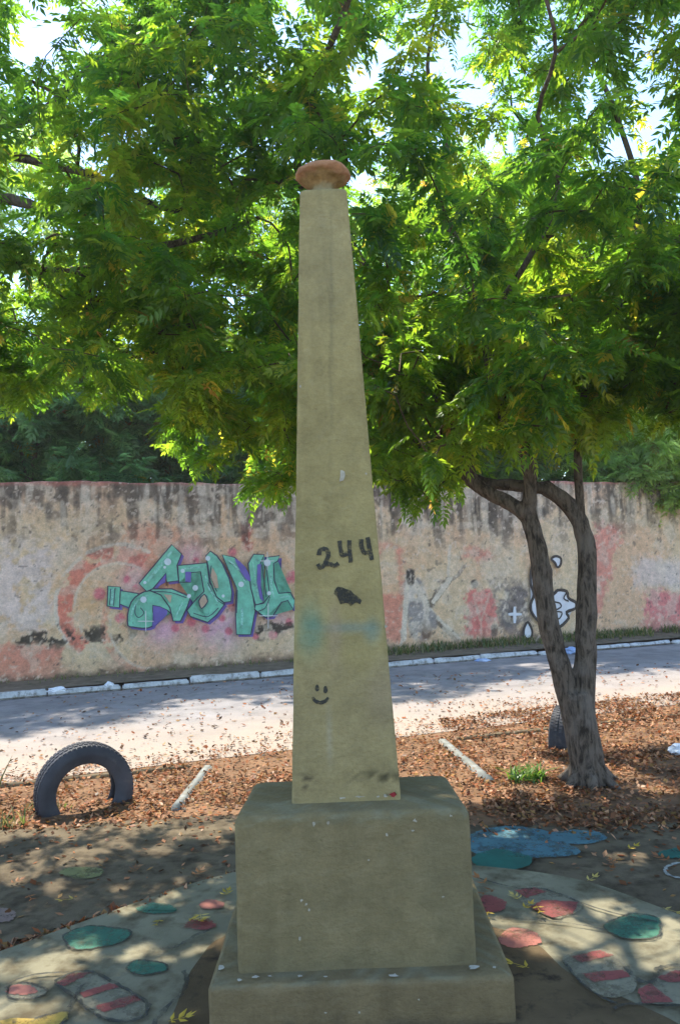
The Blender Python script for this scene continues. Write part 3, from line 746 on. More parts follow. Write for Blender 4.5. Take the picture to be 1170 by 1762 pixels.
# pedestal with weathered, sloping top
PY, PHX, PHY = 3.245, 0.430, 0.315
lv = [(0.16, PHX, PHY, 0.02)]
for z in np.linspace(0.18, 0.690, 36): lv.append((z, PHX, PHY, 0.02))
for k in range(1, 8):
    a = k / 7 * math.pi / 2; lv.append((0.690 + 0.035 * math.sin(a), PHX - 0.035 * (1 - math.cos(a)), PHY - 0.035 * (1 - math.cos(a)), 0.024 + 0.016 * k / 7))
for k in range(1, 13):
    t = k / 13; lv.append((0.725 + 0.018 * min(1, t * 2), (PHX - 0.035) * (1 - t) + 0.01, (PHY - 0.035) * (1 - t) + 0.01, max(0.004, 0.04 * (1 - t))))
V, F = loft(lv, 0.0, PY, 24, 0.006, 8)
V[:, 2] -= (np.clip((V[:, 1] - (PY - PHY)) * 0.068, 0, 1) - 0.033) * sstep(0.5, 0.69, V[:, 2])
col, mix, x, y, n1, n2, n3 = mono_paint(V, srgb(142, 126, 90))
topm = sstep(0.70, 0.735, V[:, 2])
mix(topm * 0.4, srgb(120, 106, 72))
mix(topm * sstep(0.5, 0.65, n3) * 0.4, srgb(136, 134, 108))
mix(sstep(0.5, 0.7, n1) * 0.3, srgb(104, 100, 78))
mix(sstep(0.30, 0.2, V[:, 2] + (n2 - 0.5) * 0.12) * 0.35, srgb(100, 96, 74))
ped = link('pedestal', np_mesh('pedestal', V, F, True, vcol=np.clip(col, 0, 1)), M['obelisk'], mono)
PLX, PLY, PLHX, PLHY, PLZ = 0.011, 3.36, 0.535, 0.515, 0.205
lv = [(0.0, PLHX, PLHY, 0.02)]
for z in np.linspace(0.02, PLZ - 0.02, 14): lv.append((z, PLHX, PLHY, 0.02))
for k in range(1, 6):
    a = k / 5 * math.pi / 2; lv.append((PLZ - 0.02 + 0.02 * math.sin(a), PLHX - 0.02 * (1 - math.cos(a)), PLHY - 0.02 * (1 - math.cos(a)), 0.025))
for k in range(1, 9):
    t = k / 9; lv.append((PLZ + 0.003 * t, (PLHX - 0.02) * (1 - t) + 0.01, (PLHY - 0.02) * (1 - t) + 0.01, max(0.004, 0.025 * (1 - t))))
V, F = loft(lv, PLX, PLY, 24, 0.006, 15)
col, mix, x, y, n1, n2, n3 = mono_paint(V, srgb(132, 114, 82))
topm = sstep(PLZ - 0.015, PLZ, V[:, 2])
mix(topm * 0.4, srgb(116, 104, 72))
mix(topm * sstep(0.5, 0.62, n3) * 0.4, srgb(136, 134, 108))
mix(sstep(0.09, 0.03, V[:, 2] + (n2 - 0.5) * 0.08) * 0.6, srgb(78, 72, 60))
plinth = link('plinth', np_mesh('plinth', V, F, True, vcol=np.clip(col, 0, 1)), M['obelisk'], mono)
# terracotta bowl-like finial
prof = [(0.0, -0.012), (0.058, -0.012), (0.046, 0.014), (0.042, 0.036), (0.060, 0.056), (0.092, 0.074), (0.112, 0.088), (0.118, 0.098), (0.115, 0.108), (0.104, 0.113), (0.085, 0.110), (0.0, 0.104)]
prof = catmull(prof, 4); ns = 40
ang = np.linspace(0, 2 * np.pi, ns, endpoint=False)
V = np.array([[OX + 0.0 + r * math.cos(a), OY + r * math.sin(a), SH1 + z] for r, z in prof for a in ang])
for k in range(len(V)):
    p = Vector(V[k]); n = mnoise.noise_vector(p * 30) * 0.005 + mnoise.noise_vector(p * 80) * 0.004; V[k] += np.array(n)
nl = len(prof)
i, j = np.meshgrid(np.arange(nl - 1), np.arange(ns), indexing='ij')
F = np.stack([i * ns + j, i * ns + (j + 1) % ns, (i + 1) * ns + (j + 1) % ns, (i + 1) * ns + j], -1).reshape(-1, 4)
rad_ = np.hypot(V[:, 0] - OX, V[:, 1] - OY); nf_ = fbm(V[:, 0] * 40 + 9, V[:, 1] * 40 + 5, 4, 71)
rim_ = sstep(0.088, 0.108, rad_ + (nf_ - 0.5) * 0.03)[:, None]
fc_ = srgb(168, 140, 96) * (1 - rim_) + srgb(186, 140, 104) * rim_
fc_ = fc_ * (0.6 + 0.8 * fbm(V[:, 0] * 90, V[:, 1] * 90 + V[:, 2] * 60, 4, 72))[:, None]
neck_ = sstep(0.050, 0.040, V[:, 2] - SH1)[:, None]; fc_ = fc_ * (1 - neck_) + srgb(160, 146, 108) * neck_
fin = link('finial', np_mesh('finial', V, F, True, vcol=fc_), M['obelisk'], mono)
fin['label'] = 'rough terracotta dish capping the shaft'
# black marks on the shaft's front face
def at_face(x, y, off):
    d = ray(x, y); t = 3.1 / d[1]
    for _ in range(8):
        P = CO + d * t; t += ((OY - half(P[2]) - off) - P[1]) / d[1]
    return CO + d * t
def shaft_ribbon(name, px, w, off, parent, jag=0.08, taper=False):
    P = catmull(np.array(px, float), 5); V2, F = ribbon(P, w, False, jag, taper)
    return link(name, np_mesh(name, [at_face(a, b, off) for a, b in V2], F), M['black'], parent)
K = lambda c: [(480 + a / 4.875, 880 + b / 4.875) for a, b in c]
OFFS = 0.0045
for digit in (([(336, 368), (342, 330), (378, 314), (408, 335), (412, 380), (385, 436)], [(325, 440), (348, 474), (385, 446), (430, 442), (465, 456), (500, 434)]),
              ([(508, 245), (518, 325), (532, 368), (565, 358), (600, 345)], [(590, 240), (592, 330), (605, 430)]),
              ([(688, 232), (694, 300), (715, 348), (740, 345), (765, 335)], [(742, 216), (760, 320), (782, 408)])):
    d0 = shaft_ribbon('painted_digit', K(digit[0]), 7.6, OFFS, mono)
    shaft_ribbon('stroke', K(digit[1]), 7.6, OFFS + 0.0012, d0)
bl = K([(490, 630), (525, 634), (560, 650), (600, 660), (625, 690), (660, 712), (695, 745), (680, 780), (655, 765), (635, 768), (600, 800), (585, 772), (560, 768), (515, 780), (500, 740), (485, 712), (460, 690), (468, 660)])
link('painted_blotch', poly_mesh('painted_blotch', [at_face(a, b, OFFS) for a, b in bl]), M['black'], mono)
for cx, cy, rx, ry in ((320, 1482, 17, 30), (390, 1496, 18, 32)):
    link('painted_eye', poly_mesh('painted_eye', [at_face(a, b, OFFS) for a, b in K(ellipse(cx, cy, rx, ry, 16, 0, 0.07))]), M['black'], mono)
shaft_ribbon('painted_smile', K([(284, 1556), (305, 1590), (350, 1604), (390, 1590), (414, 1560)]), 6.6, OFFS, mono, 0.08, True)
# flecks of white paint and plaster
def fleck(cx, cy, rx, ry, hit, name, parent, mat='chip'):
    rx, ry = rx * 0.72, ry * 0.72
    e = ellipse(cx, cy, rx, ry, 9, 0, 0.0) + rng.normal(size=(9, 2)) * np.array([rx, ry]) * 0.28
    link(name, poly_mesh(name, [hit(a, b) for a, b in e]), M[mat], parent)
f_sh = lambda a, b: at_face(a, b, 0.004)
def f_ped(a, b): return at_depth(a, b, PY - PHY - 0.0065)
def f_pl(a, b): return at_depth(a, b, PLY - PLHY - 0.0065)
def f_pt(a, b): return at_ground(a, b, PLZ + 0.010)
for cx, cy, rx, ry in ((588, 818, 6, 12), (630, 815, 2, 3), (517, 665, 2, 3), (664, 1078, 3, 3)): fleck(cx, cy, rx, ry, f_sh, 'paint_fleck', shaft)
for cx, cy, rx, ry in ((519, 1549, 3, 3), (527, 1556, 3, 3), (532, 1566, 2.5, 3), (516, 1615, 4, 4), (762, 1543, 3, 2), (666, 1437, 3, 5), (710, 1429, 3, 2), (634, 1480, 2, 2), (540, 1418, 3, 5), (565, 1416, 4, 4), (714, 1412, 5, 4), (776, 1404, 4, 3)): fleck(cx, cy, rx, ry, f_ped, 'paint_fleck', ped)
for cx, cy, rx, ry in ((440, 1681, 9, 3), (412, 1686, 5, 3), (465, 1679, 7, 2), (560, 1680, 6, 2), (678, 1678, 12, 4), (815, 1664, 14, 4), (850, 1664, 4, 3), (380, 1665, 7, 5), (516, 1679, 5, 3)): fleck(cx, cy, rx, ry, f_pt, 'paint_fleck', plinth)
for cx, cy, rx, ry in ((618, 1742, 3, 3), (560, 1742, 3, 2), (720, 1720, 2, 2)): fleck(cx, cy, rx, ry, f_pl, 'paint_fleck', plinth)
for cx, cy, rx, ry, m_ in ((590, 1373, 8, 2, 'chip'), (618, 1371, 8, 2, 'chip'), (650, 1371, 4, 2, 'chip'), (663, 1370, 5, 4, 'chip'), (675, 1368, 9, 5, 'red_chip')):
    fleck(cx, cy, rx, ry, lambda a, b: at_depth(a, b, OY - SB0 - 0.012), 'plaster_crumb', ped, m_)

# ------------------------------------------------------------------ half-buried tyres
def make_tyre(px, py, R_, r_in, wd, top_px, yaw, label, group):
    g = at_ground(px, py)
    topz = at_depth(px, top_px, g[1])[2]
    e = empty('half_buried_tyre', (g[0], g[1], 0))
    tag(e, label, 'tyre', group)
    prof = [(r_in, -wd * 0.34), (r_in + 0.012, -wd * 0.43), (r_in + 0.05, -wd * 0.5), (R_ - 0.055, -wd * 0.52), (R_ - 0.02, -wd * 0.46), (R_ - 0.004, -wd * 0.38),
            (R_, -wd * 0.2), (R_, wd * 0.2), (R_ - 0.004, wd * 0.38), (R_ - 0.02, wd * 0.46), (R_ - 0.055, wd * 0.52), (r_in + 0.05, wd * 0.5), (r_in + 0.012, wd * 0.43), (r_in, wd * 0.34),
            (r_in + 0.02, wd * 0.3), (R_ - 0.05, wd * 0.42), (R_ - 0.03, 0.0), (R_ - 0.05, -wd * 0.42), (r_in + 0.02, -wd * 0.3)]
    prof = catmull(prof, 3, True); n = 72
    ang = np.linspace(0, 2 * np.pi, n, endpoint=False)
    V = []
    for a in ang:
        for r, w in prof: V.append((r * math.cos(a), w, r * math.sin(a)))
    V = np.array(V); m = len(prof)
    i, j = np.meshgrid(np.arange(n), np.arange(m), indexing='ij')
    F = np.stack([i * m + j, ((i + 1) % n) * m + j, ((i + 1) % n) * m + (j + 1) % m, i * m + (j + 1) % m], -1).reshape(-1, 4)
    body = link('casing', np_mesh('casing', V, F), M['rubber'], None)
    body.parent = e; body.location = (0, 0, topz - R_)
    # tread blocks round the outside
    bmv, bmf = [], []
    for q in range(60):
        a = 2 * np.pi * q / 60
        for (w0, w1, sh) in ((-0.40, -0.24, 0.0), (-0.2, -0.04, 0.4), (0.04, 0.2, 0.0), (0.24, 0.40, 0.4)):
            a0 = a + sh * 2 * np.pi / 60; a1 = a0 + 0.72 * 2 * np.pi / 60
            drop = 0.006 if abs(w0 + w1) > 0.5 else 0.0
            o_ = len(bmv)
            for rr in (R_ - 0.008 - drop, R_ + 0.007 - drop):
                for (aa, ww) in ((a0, w0), (a1, w0), (a1, w1), (a0, w1)): bmv.append((rr * math.cos(aa), ww * wd, rr * math.sin(aa)))
            bmf += [(o_ + 4, o_ + 5, o_ + 6, o_ + 7)] + [(o_ + k, o_ + (k + 1) % 4, o_ + 4 + (k + 1) % 4, o_ + 4 + k) for k in range(4)]
    tr = link('tread', np_mesh('tread', np.array(bmv), np.array(bmf), False), M['rubber'], None)
    tr.parent = e; tr.location = (0, 0, topz - R_)
    e.rotation_euler = (0.03, 0, yaw)
    return e
make_tyre(146, 1388, 0.335, 0.205, 0.19, 1279, math.radians(30), 'dark grey tyre half buried upright among leaves left of the obelisk', 'tyres half buried along the road edge')
make_tyre(972, 1278, 0.30, 0.18, 0.18, 1215, math.radians(62), 'dark tyre half buried behind the forked tree trunk', 'tyres half buried along the road edge')

# ------------------------------------------------------------------ trees
def tube(P, R_, sides=6):
    P = np.asarray(P, float); n = len(P)
    T = np.gradient(P, axis=0); T /= np.linalg.norm(T, axis=1, keepdims=True) + 1e-9
    u = np.cross(T[0], [0.3, 0.9, 0.1]); u /= np.linalg.norm(u) + 1e-9
    V = []
    a = np.linspace(0, 2 * np.pi, sides, endpoint=False)
    for k in range(n):
        u = u - T[k] * (u @ T[k]); u /= np.linalg.norm(u) + 1e-9
        w = np.cross(T[k], u)
        V.append(P[k] + R_[k] * (np.cos(a)[:, None] * u + np.sin(a)[:, None] * w))
    V = np.concatenate(V)
    i, j = np.meshgrid(np.arange(n - 1), np.arange(sides), indexing='ij')
    F = np.stack([i * sides + j, i * sides + (j + 1) % sides, (i + 1) * sides + (j + 1) % sides, (i + 1) * sides + j], -1).reshape(-1, 4)
    return V, F
def merge(parts):
    Vs, Fs, o = [], [], 0
    for V, F in parts: Vs.append(V); Fs.append(F + o); o += len(V)
    return np.concatenate(Vs), np.concatenate(Fs)

def make_leaf_template(pairs, length, ll, lw, seed, droop=0.25):
    """pinnate leaf along +X, returns verts, quads(4-gon diamonds as two tris each)"""
    r = np.random.default_rng(seed); V, F = [], []
    ts = np.linspace(0.18, 0.97, pairs)
    def rach(t): return np.array([length * t * (1 - 0.10 * droop * t), 0, -droop * length * t * t * 0.55])
    for t in ts:
        for s_ in (-1, 1):
            b = rach(t); sc = (0.72 + 0.5 * math.sin(math.pi * min(1, t * 0.95))) * r.uniform(0.85, 1.1)
            ang = math.radians(r.uniform(46, 82) - 20 * t)
            d = np.array([math.cos(ang), s_ * math.sin(ang), -r.uniform(0.05, 0.4)]); d /= np.linalg.norm(d)
            side = np.cross(d, [0, 0, 1]); side /= np.linalg.norm(side)
            up = np.cross(side, d)
            side = side * math.cos(q := r.normal() * 0.3) + up * math.sin(q)
            L = ll * sc; w = lw * sc
            tip = b + d * L + np.array([0.10 * L, 0, -0.12 * L]); mid = b + d * L * 0.42
            o = len(V); V += [b, mid + side * w / 2 + up * 0.1 * w, tip, mid - side * w / 2 + up * 0.1 * w]
            F += [(o, o + 2, o + 1), (o, o + 3, o + 2)]
    b = rach(1.0); o = len(V)
    V += [b, b + np.array([ll * 0.4, lw / 2, -0.01]), b + np.array([ll, 0, -0.03]), b + np.array([ll * 0.4, -lw / 2, -0.01])]
    F += [(o, o + 2, o + 1), (o, o + 3, o + 2)]
    # rachis, a thin strip
    o = len(V); k = 4
    for t in np.linspace(0, 1, k): p = rach(t); V += [p + np.array([0, 0.0016, 0]), p - np.array([0, 0.0016, 0])]
    for i_ in range(k - 1): a_ = o + 2 * i_; F += [(a_, a_ + 1, a_ + 3), (a_, a_ + 3, a_ + 2)]
    return np.array(V), np.array(F)

def frames(az, el, rollv):
    """rotation matrices whose +X looks along azimuth/elevation, rolled"""
    ca, sa, ce, se, cr, sr = np.cos(az), np.sin(az), np.cos(el), np.sin(el), np.cos(rollv), np.sin(rollv)
    X = np.stack([ca * ce, sa * ce, se], -1)
    Y = np.stack([-sa, ca, np.zeros_like(ca)], -1)
    Z = np.cross(X, Y)
    Y2 = Y * cr[:, None] + Z * sr[:, None]; Z2 = -Y * sr[:, None] + Z * cr[:, None]
    return np.stack([X, Y2, Z2], -1)

def leaves_mesh(name, pos, R_, sc, col, templates):
    """one mesh of many compound leaves, with face colours"""
    Vs, Fs, Cs, o = [], [], [], 0
    which = rng.integers(0, len(templates), len(pos))
    for t, (TV, TF) in enumerate(templates):
        m = which == t
        if not m.any(): continue
        V = np.einsum('nij,kj->nki', R_[m], TV) * sc[m][:, None, None] + pos[m][:, None, :]
        n = m.sum(); k = len(TV)
        F = (TF[None] + (np.arange(n) * k)[:, None, None]).reshape(-1, 3) + o
        c = np.repeat(col[m], len(TF), 0) * (0.82 + 0.36 * np.repeat(rng.random((n, len(TF) // 2)), 2, 1).reshape(-1, 1))
        Vs.append(V.reshape(-1, 3)); Fs.append(F); Cs.append(c); o += n * k
    return np_mesh(name, np.concatenate(Vs), np.concatenate(Fs), False, fcol=np.concatenate(Cs))

class Skel:
    def __init__(s): s.P = []; s.par = []; s.r = []
    def limb(s, pts, r0, r1, parent=-1, step=0.12):
        P = catmull(np.array(pts), 8)
        L = np.concatenate([[0], np.cumsum(np.linalg.norm(np.diff(P, axis=0), axis=1))])
        n = max(3, int(L[-1] / step)); tt = np.linspace(0, L[-1], n)
        Q_ = np.stack([np.interp(tt, L, P[:, k]) for k in range(3)], 1)
        out = []
        for k in range(n):
            s.P.append(Q_[k]); s.par.append(parent if k == 0 else len(s.P) - 2); s.r.append(r0 + (r1 - r0) * k / (n - 1)); out.append(len(s.P) - 1)
        return Q_, np.linspace(r0, r1, n)

def grow(sk, targets, limb_n):
    """attach every target to the nearest branch so far; returns twig tubes and end directions"""
    P = np.array(sk.P); d0 = np.min(np.linalg.norm(targets[:, None] - P[None], axis=2), 1)
    order = np.argsort(d0)
    cap = len(P) + len(targets) * 12
    A = np.zeros((cap, 3)); A[:len(P)] = P; n = len(P); par = [-1] * n; ends = []
    for t in order:
        T = targets[t]
        d = A[:n] - T; dist = np.linalg.norm(d, axis=1) + 0.35 * np.maximum(0, A[:n, 2] - T[2])
        k = int(np.argmin(dist)); L = np.linalg.norm(T - A[k])
        m = max(2, min(10, int(L / 0.16) + 1))
        side = rng.normal(size=3) * 0.07 * L; prev = k
        for q in range(1, m + 1):
            f = q / m
            A[n] = A[k] + (T - A[k]) * f + side * math.sin(math.pi * f) + np.array([0, 0, 0.10 * L * math.sin(math.pi * f)]) + rng.normal(size=3) * 0.012
            par.append(prev); prev = n; n += 1
        ends.append((t, prev))
    A = A[:n]; par = np.array(par)
    w = np.zeros(n)
    for t, e in ends: w[e] += 1
    for k in range(n - 1, limb_n - 1, -1): w[par[k]] += w[k]
    rad = 0.0032 * np.maximum(w, 1) ** 0.48
    parts = []
    kids = {}
    for k in range(limb_n, n): kids.setdefault(par[k], []).append(k)
    # chains
    done = np.zeros(n, bool)
    for k in range(limb_n, n):
        if done[k]: continue
        ch = [par[k], k]; done[k] = True
        while ch[-1] in kids:
            nx = [c for c in kids[ch[-1]] if not done[c]]
            if not nx: break
            c = max(nx, key=lambda c_: w[c_]); done[c] = True; ch.append(c)
        R_ = rad[ch].copy(); R_[0] = R_[1]
        parts.append(tube(A[ch], R_, 5))
    endn = np.array([e for _, e in ends]); T_ = A[endn] - A[par[endn]]
    return merge(parts), A[endn], T_ / (np.linalg.norm(T_, axis=1, keepdims=True) + 1e-9)

def voxel_trunk(name, parts, voxel, mat, parent):
    V, F = merge(parts)
    me = np_mesh(name + '_raw', V, F)
    bm = bmesh.new(); bm.from_mesh(me); bmesh.ops.holes_fill(bm, edges=[e for e in bm.edges if e.is_boundary]); bm.to_mesh(me); bm.free()
    tmp = bpy.data.objects.new('tmp', me); C.objects.link(tmp)
    md = tmp.modifiers.new('r', 'REMESH'); md.mode = 'VOXEL'; md.voxel_size = voxel; md.use_smooth_shade = True
    sm = tmp.modifiers.new('s', 'SMOOTH'); sm.iterations = 4; sm.factor = 0.5
    dg = bpy.context.evaluated_depsgraph_get()
    me2 = bpy.data.meshes.new_from_object(tmp.evaluated_get(dg))
    bpy.data.objects.remove(tmp); bpy.data.meshes.remove(me)
    n = len(me2.vertices); co = np.empty(n * 3, np.float32); me2.vertices.foreach_get('co', co); co = co.reshape(-1, 3)
    nr = np.empty(n * 3, np.float32); me2.vertices.foreach_get('normal', nr); nr = nr.reshape(-1, 3)
    for k in range(n):
        p = Vector(co[k]); d = mnoise.noise(Vector((p.x * 22, p.y * 22, p.z * 5))) * 0.006 + mnoise.noise(p * 7) * 0.009
        co[k] += nr[k] * d
    me2.vertices.foreach_set('co', co.ravel()); me2.materials.clear(); me2.update()
    for pl in me2.polygons: pl.use_smooth = True
    return link(name, me2, mat, parent)

def pts(l): return [at_depth(x, y, Y) for x, y, Y in l]
neem_t = [make_leaf_template(p, L, ll, lw, k, dr) for k, (p, L, dr, ll, lw) in enumerate(((6, 0.19, 0.25, 0.055, 0.024), (7, 0.24, 0.5, 0.056, 0.023), (5, 0.15, 0.2, 0.058, 0.027), (7, 0.26, 0.8, 0.060, 0.024), (5, 0.17, 1.0, 0.052, 0.024), (4, 0.12, 0.4, 0.055, 0.026)))]
leaf_meshes = []
for k, (TV, TF) in enumerate(neem_t):
    me = np_mesh('leaf', TV, TF, False); me.materials.append(M['leaf_obj']); leaf_meshes.append(me)

def y_low(x):      # lower outline of the foliage as seen against the wall
    return np.interp(x, [-400, 0, 60, 130, 200, 250, 285, 300, 330, 380, 430, 500, 560, 640, 690, 740, 775, 800, 860, 910, 960, 1040, 1080, 1170, 1500],
                     [740, 700, 700, 705, 700, 630, 640, 800, 825, 872, 878, 872, 830, 865, 880, 890, 868, 810, 780, 770, 780, 765, 750, 750, 780])

def sample_crown(centre, radii, n, mind, seed, shell=0.35):
    r = np.random.default_rng(seed); out = []
    grid = {}
    tries = 0
    while len(out) < n and tries < n * 60:
        tries += 1
        p = r.uniform(-1, 1, 3); rr = np.linalg.norm(p)
        if rr > 1 or (rr < 0.55 and r.random() > shell): continue
        P = np.array(centre) + p * radii
        if P[2] < 2.0: continue
        if P[1] < 4.1 and abs(P[0]) < 0.9 and P[2] < 4.6: continue
        px, py = proj(P)
        if P[1] > 0.8:
            if py > y_low(px) - 170.0 / P[1]: continue
            if 35 < px < 135 and -60 < py < 110: continue
            if P[1] < 4.0 and -60 < px < 1230 and py > -60: continue     # nothing hangs in front of the monument
        # looser where light comes through in patches
        h = mnoise.noise(Vector(P) * 0.75 + Vector((seed, 3, 1)))
        if h < -0.10 and r.random() < 0.88: continue
        if P[1] > 0.8 and py < -90 and r.random() < 0.5: continue  # unseen foliage above the frame thinned to let more sun through
        key = tuple((P / mind).astype(int)); ok = True
        for dx in (-1, 0, 1):
            for dy in (-1, 0, 1):
                for dz in (-1, 0, 1):
                    for q in grid.get((key[0] + dx, key[1] + dy, key[2] + dz), ()):
                        if np.sum((q - P) ** 2) < mind * mind: ok = False
        if not ok: continue
        grid.setdefault(key, []).append(P); out.append(P)
    return np.array(out)

def dress(ends, dirs, per, spread, cols, sc=(0.8, 1.2), el_mu=-0.25):
    """compound leaves fanned round each twig end"""
    n = len(ends) * per
    pos = np.repeat(ends, per, 0); dd = np.repeat(dirs, per, 0)
    back = rng.random((n, 1)) ** 1.4 * spread
    pos = pos - dd * back + rng.normal(size=(n, 3)) * 0.025
    az = np.arctan2(dd[:, 1], dd[:, 0]) + rng.normal(size=n) * 1.25
    el = el_mu + rng.normal(size=n) * 0.38 - back[:, 0] * 0.2
    R_ = frames(az, el, rng.normal(size=n) * 0.45)
    s_ = rng.uniform(*sc, n)
    # clump colours
    P = pos * 0.9
    h = np.array([mnoise.noise(Vector(p)) for p in ends * 0.8]); h = np.repeat(h, per) + rng.normal(size=n) * 0.22
    k = np.clip((h + 0.75) / 1.5, 0, 0.999) * (len(cols) - 1)
    i0 = np.floor(k).astype(int); f = (k - i0)[:, None]; cc = np.array(cols)
    col = cc[i0] * (1 - f) + cc[np.minimum(i0 + 1, len(cols) - 1)] * f
    yl = rng.random(n) < 0.03; col[yl] = np.array([0.14, 0.13, 0.014]); br = rng.random(n) < 0.006; col[br] = np.array([0.12, 0.08, 0.018])
    return pos, R_, s_, col

SUN_GAPS = [(60, 1668, .16), (120, 1664, .12), (10, 1672, .12), (140, 1636, .10), (235, 1640, .10), (15, 1745, .14), (60, 1740, .08), (225, 1566, .09), (300, 1556, .06), (365, 1558, .08), (390, 1562, .07), (388, 1622, .10), (345, 1640, .08), (300, 1650, .06),
        (270, 1450, .12), (300, 1424, .14), (340, 1424, .12), (30, 1500, .12), (90, 1510, .10), (160, 1470, .06), (10, 1490, .1), (60, 1455, .08), (200, 1440, .07), (385, 1440, .07), (200, 1510, .05), (350, 1480, .06),
        (890, 1606, .15), (850, 1590, .1), (930, 1638, .12), (1000, 1606, .13), (960, 1590, .1), (1045, 1575, .08), (1030, 1558, .08), (1075, 1566, .07), (1130, 1640, .17), (1080, 1645, .13), (1160, 1612, .10), (1040, 1652, .1), (1110, 1660, .1), (1150, 1590, .06), (950, 1570, .07),
        (1070, 1470, .10), (1050, 1460, .08), (1120, 1462, .10), (1100, 1455, .07), (880, 1425, .10), (850, 1430, .07), (920, 1440, .05), (735, 1347, .07), (435, 1372, .09), (470, 1376, .05), (1010, 1330, .06), (940, 1370, .08), (1050, 1365, .10), (1100, 1300, .10), (700, 1290, .3), (300, 1350, .25), (220, 1400, .2), (60, 1400, .2), (400, 1380, .15), (130, 1420, .15), (300, 1390, .15)]
def in_sun_gaps(P):  # leaves cleared along the sun's path so light flecks land on chosen spots
    m = np.zeros(len(P), bool); D = np.array(sdir)
    for x_, y_, r_ in SUN_GAPS:
        g_ = at_ground(x_, y_, 0.05); w_ = P - g_; t_ = w_ @ D
        m |= np.linalg.norm(w_ - t_[:, None] * D, axis=1) < r_ * 0.62 + 0.03
    for x_, y_, Y_, r_ in ((340, 800, 7.0, .3), (330, 700, 7.0, .3), (400, 740, 7.0, .3), (450, 800, 7.0, .25), (400, 640, 7.0, .25), (60, 640, 6.0, .2), (200, 690, 6.0, .2), (400, 180, 6.2, .3), (840, 120, 6.2, .3), (740, 840, 6.3, .2)):  # leaves sunward of these boughs cleared so the sun reaches them
        g_ = at_depth(x_, y_, Y_); w_ = P - g_; t_ = w_ @ D
        m |= (np.linalg.norm(w_ - t_[:, None] * D, axis=1) < r_) & (t_ > 0.45)
    return m
def finish_tree(root, ends, dirs, per, spread, singles, cols=NEEM_COLS):
    pos, R_, s_, col = dress(ends, dirs, per, spread, cols)
    ok = ~(in_sun_gaps(pos + R_[:, :, 0] * 0.07) | in_sun_gaps(pos + R_[:, :, 0] * 0.17))
    pos, R_, s_, col = pos[ok], R_[ok], s_[ok], col[ok]
    # the leaves that show largest are objects of their own
    pp = proj(pos); vis = (pos[:, 1] > 2) & (pp[:, 0] > 0) & (pp[:, 0] < 1170) & (pp[:, 1] > 0) & (pp[:, 1] < 900)
    score = np.where(vis, pos[:, 1], 99); order = np.argsort(score)[:singles]
    keep = np.ones(len(pos), bool); keep[order] = False
    cr = link('crown', leaves_mesh('crown', pos[keep], R_[keep], s_[keep], col[keep], neem_t), M['leaf'], root); cr['kind'] = 'stuff'
    for k in order:
        o = bpy.data.objects.new('leaf', leaf_meshes[int(k) % len(leaf_meshes)]); C.objects.link(o); o.parent = root
        mm = Matrix(R_[k].tolist()).to_4x4(); mm.translation = Vector(pos[k]) - root.location
        o.matrix_local = mm @ Matrix.Scale(float(s_[k]), 4)
    return len(pos)

# --- the forked neem tree on the right
TY = 5.89
tb = at_ground(1012, 1347)
neem = empty('neem_tree', tb); tag(neem, 'forked neem tree with two leaning trunks rising from the leaf bed right of the obelisk', 'tree')
sk = Skel()
base = pts([(1012, 1352, TY), (1008, 1300, TY), (995, 1240, TY), (988, 1190, TY)])
fl = [(tb[0], tb[1], -0.1)] + base
L1, r1 = sk.limb(fl, 0.128, 0.118)
l2, r2 = sk.limb(pts([(990, 1240, TY), (968, 1165, TY), (945, 1080, TY), (935, 1020, TY), (926, 950, TY), (908, 880, TY + 0.02)]), 0.084, 0.066)
l3, r3 = sk.limb(pts([(1003, 1240, TY), (1006, 1150, TY), (1008, 1060, TY), (1010, 980, TY + 0.03), (1004, 915, TY + 0.05), (975, 865, TY + 0.06), (935, 838, TY + 0.05)]), 0.086, 0.060)
l4, r4 = sk.limb(pts([(910, 890, TY), (880, 868, TY + 0.05), (840, 848, TY + 0.1), (808, 822, TY + 0.15), (800, 770, TY + 0.2), (765, 705, TY + 0.25), (735, 640, TY + 0.3), (690, 560, TY + 0.35), (640, 480, TY + 0.4), (585, 390, TY + 0.45), (530, 330, TY + 0.45)]), 0.058, 0.030)
l5, r5 = sk.limb(pts([(908, 880, TY), (912, 830, TY - 0.05), (905, 780, TY - 0.1), (880, 745, TY - 0.1), (850, 670, TY - 0.15), (830, 560, TY - 0.2), (790, 430, TY - 0.2), (750, 330, TY - 0.1), (770, 230, TY), (735, 120, TY + 0.1), (760, -20, TY + 0.2)]), 0.056, 0.008)
l6, r6 = sk.limb(pts([(940, 842, TY + 0.05), (890, 835, TY + 0.1), (830, 830, TY + 0.25), (770, 800, TY + 0.5), (700, 740, TY + 0.8), (640, 640, TY + 1.0), (560, 560, TY + 1.2), (470, 560, TY + 1.3), (400, 620, TY + 1.3)]), 0.050, 0.020)
l7, r7 = sk.limb(pts([(1000, 900, TY + 0.05), (996, 840, TY), (994, 780, TY - 0.05), (1005, 680, TY - 0.1), (1040, 560, TY - 0.15), (1080, 430, TY - 0.2), (1100, 340, TY - 0.2), (1060, 200, TY - 0.2), (1000, 60, TY - 0.2)]), 0.034, 0.016)
l8, r8 = sk.limb(pts([(530, 335, TY + 0.45), (512, 290, TY + 0.1), (525, 210, TY - 0.5), (555, 110, TY - 1.0), (600, 0, TY - 1.3), (620, -110, TY - 1.5)]), 0.034, 0.018)
l9, r9 = sk.limb(pts([(545, 345, TY + 0.45), (490, 300, TY + 0.5), (440, 250, TY + 0.5), (405, 180, TY + 0.5), (350, 95, TY + 0.5), (300, 0, TY + 0.5)]), 0.028, 0.012)
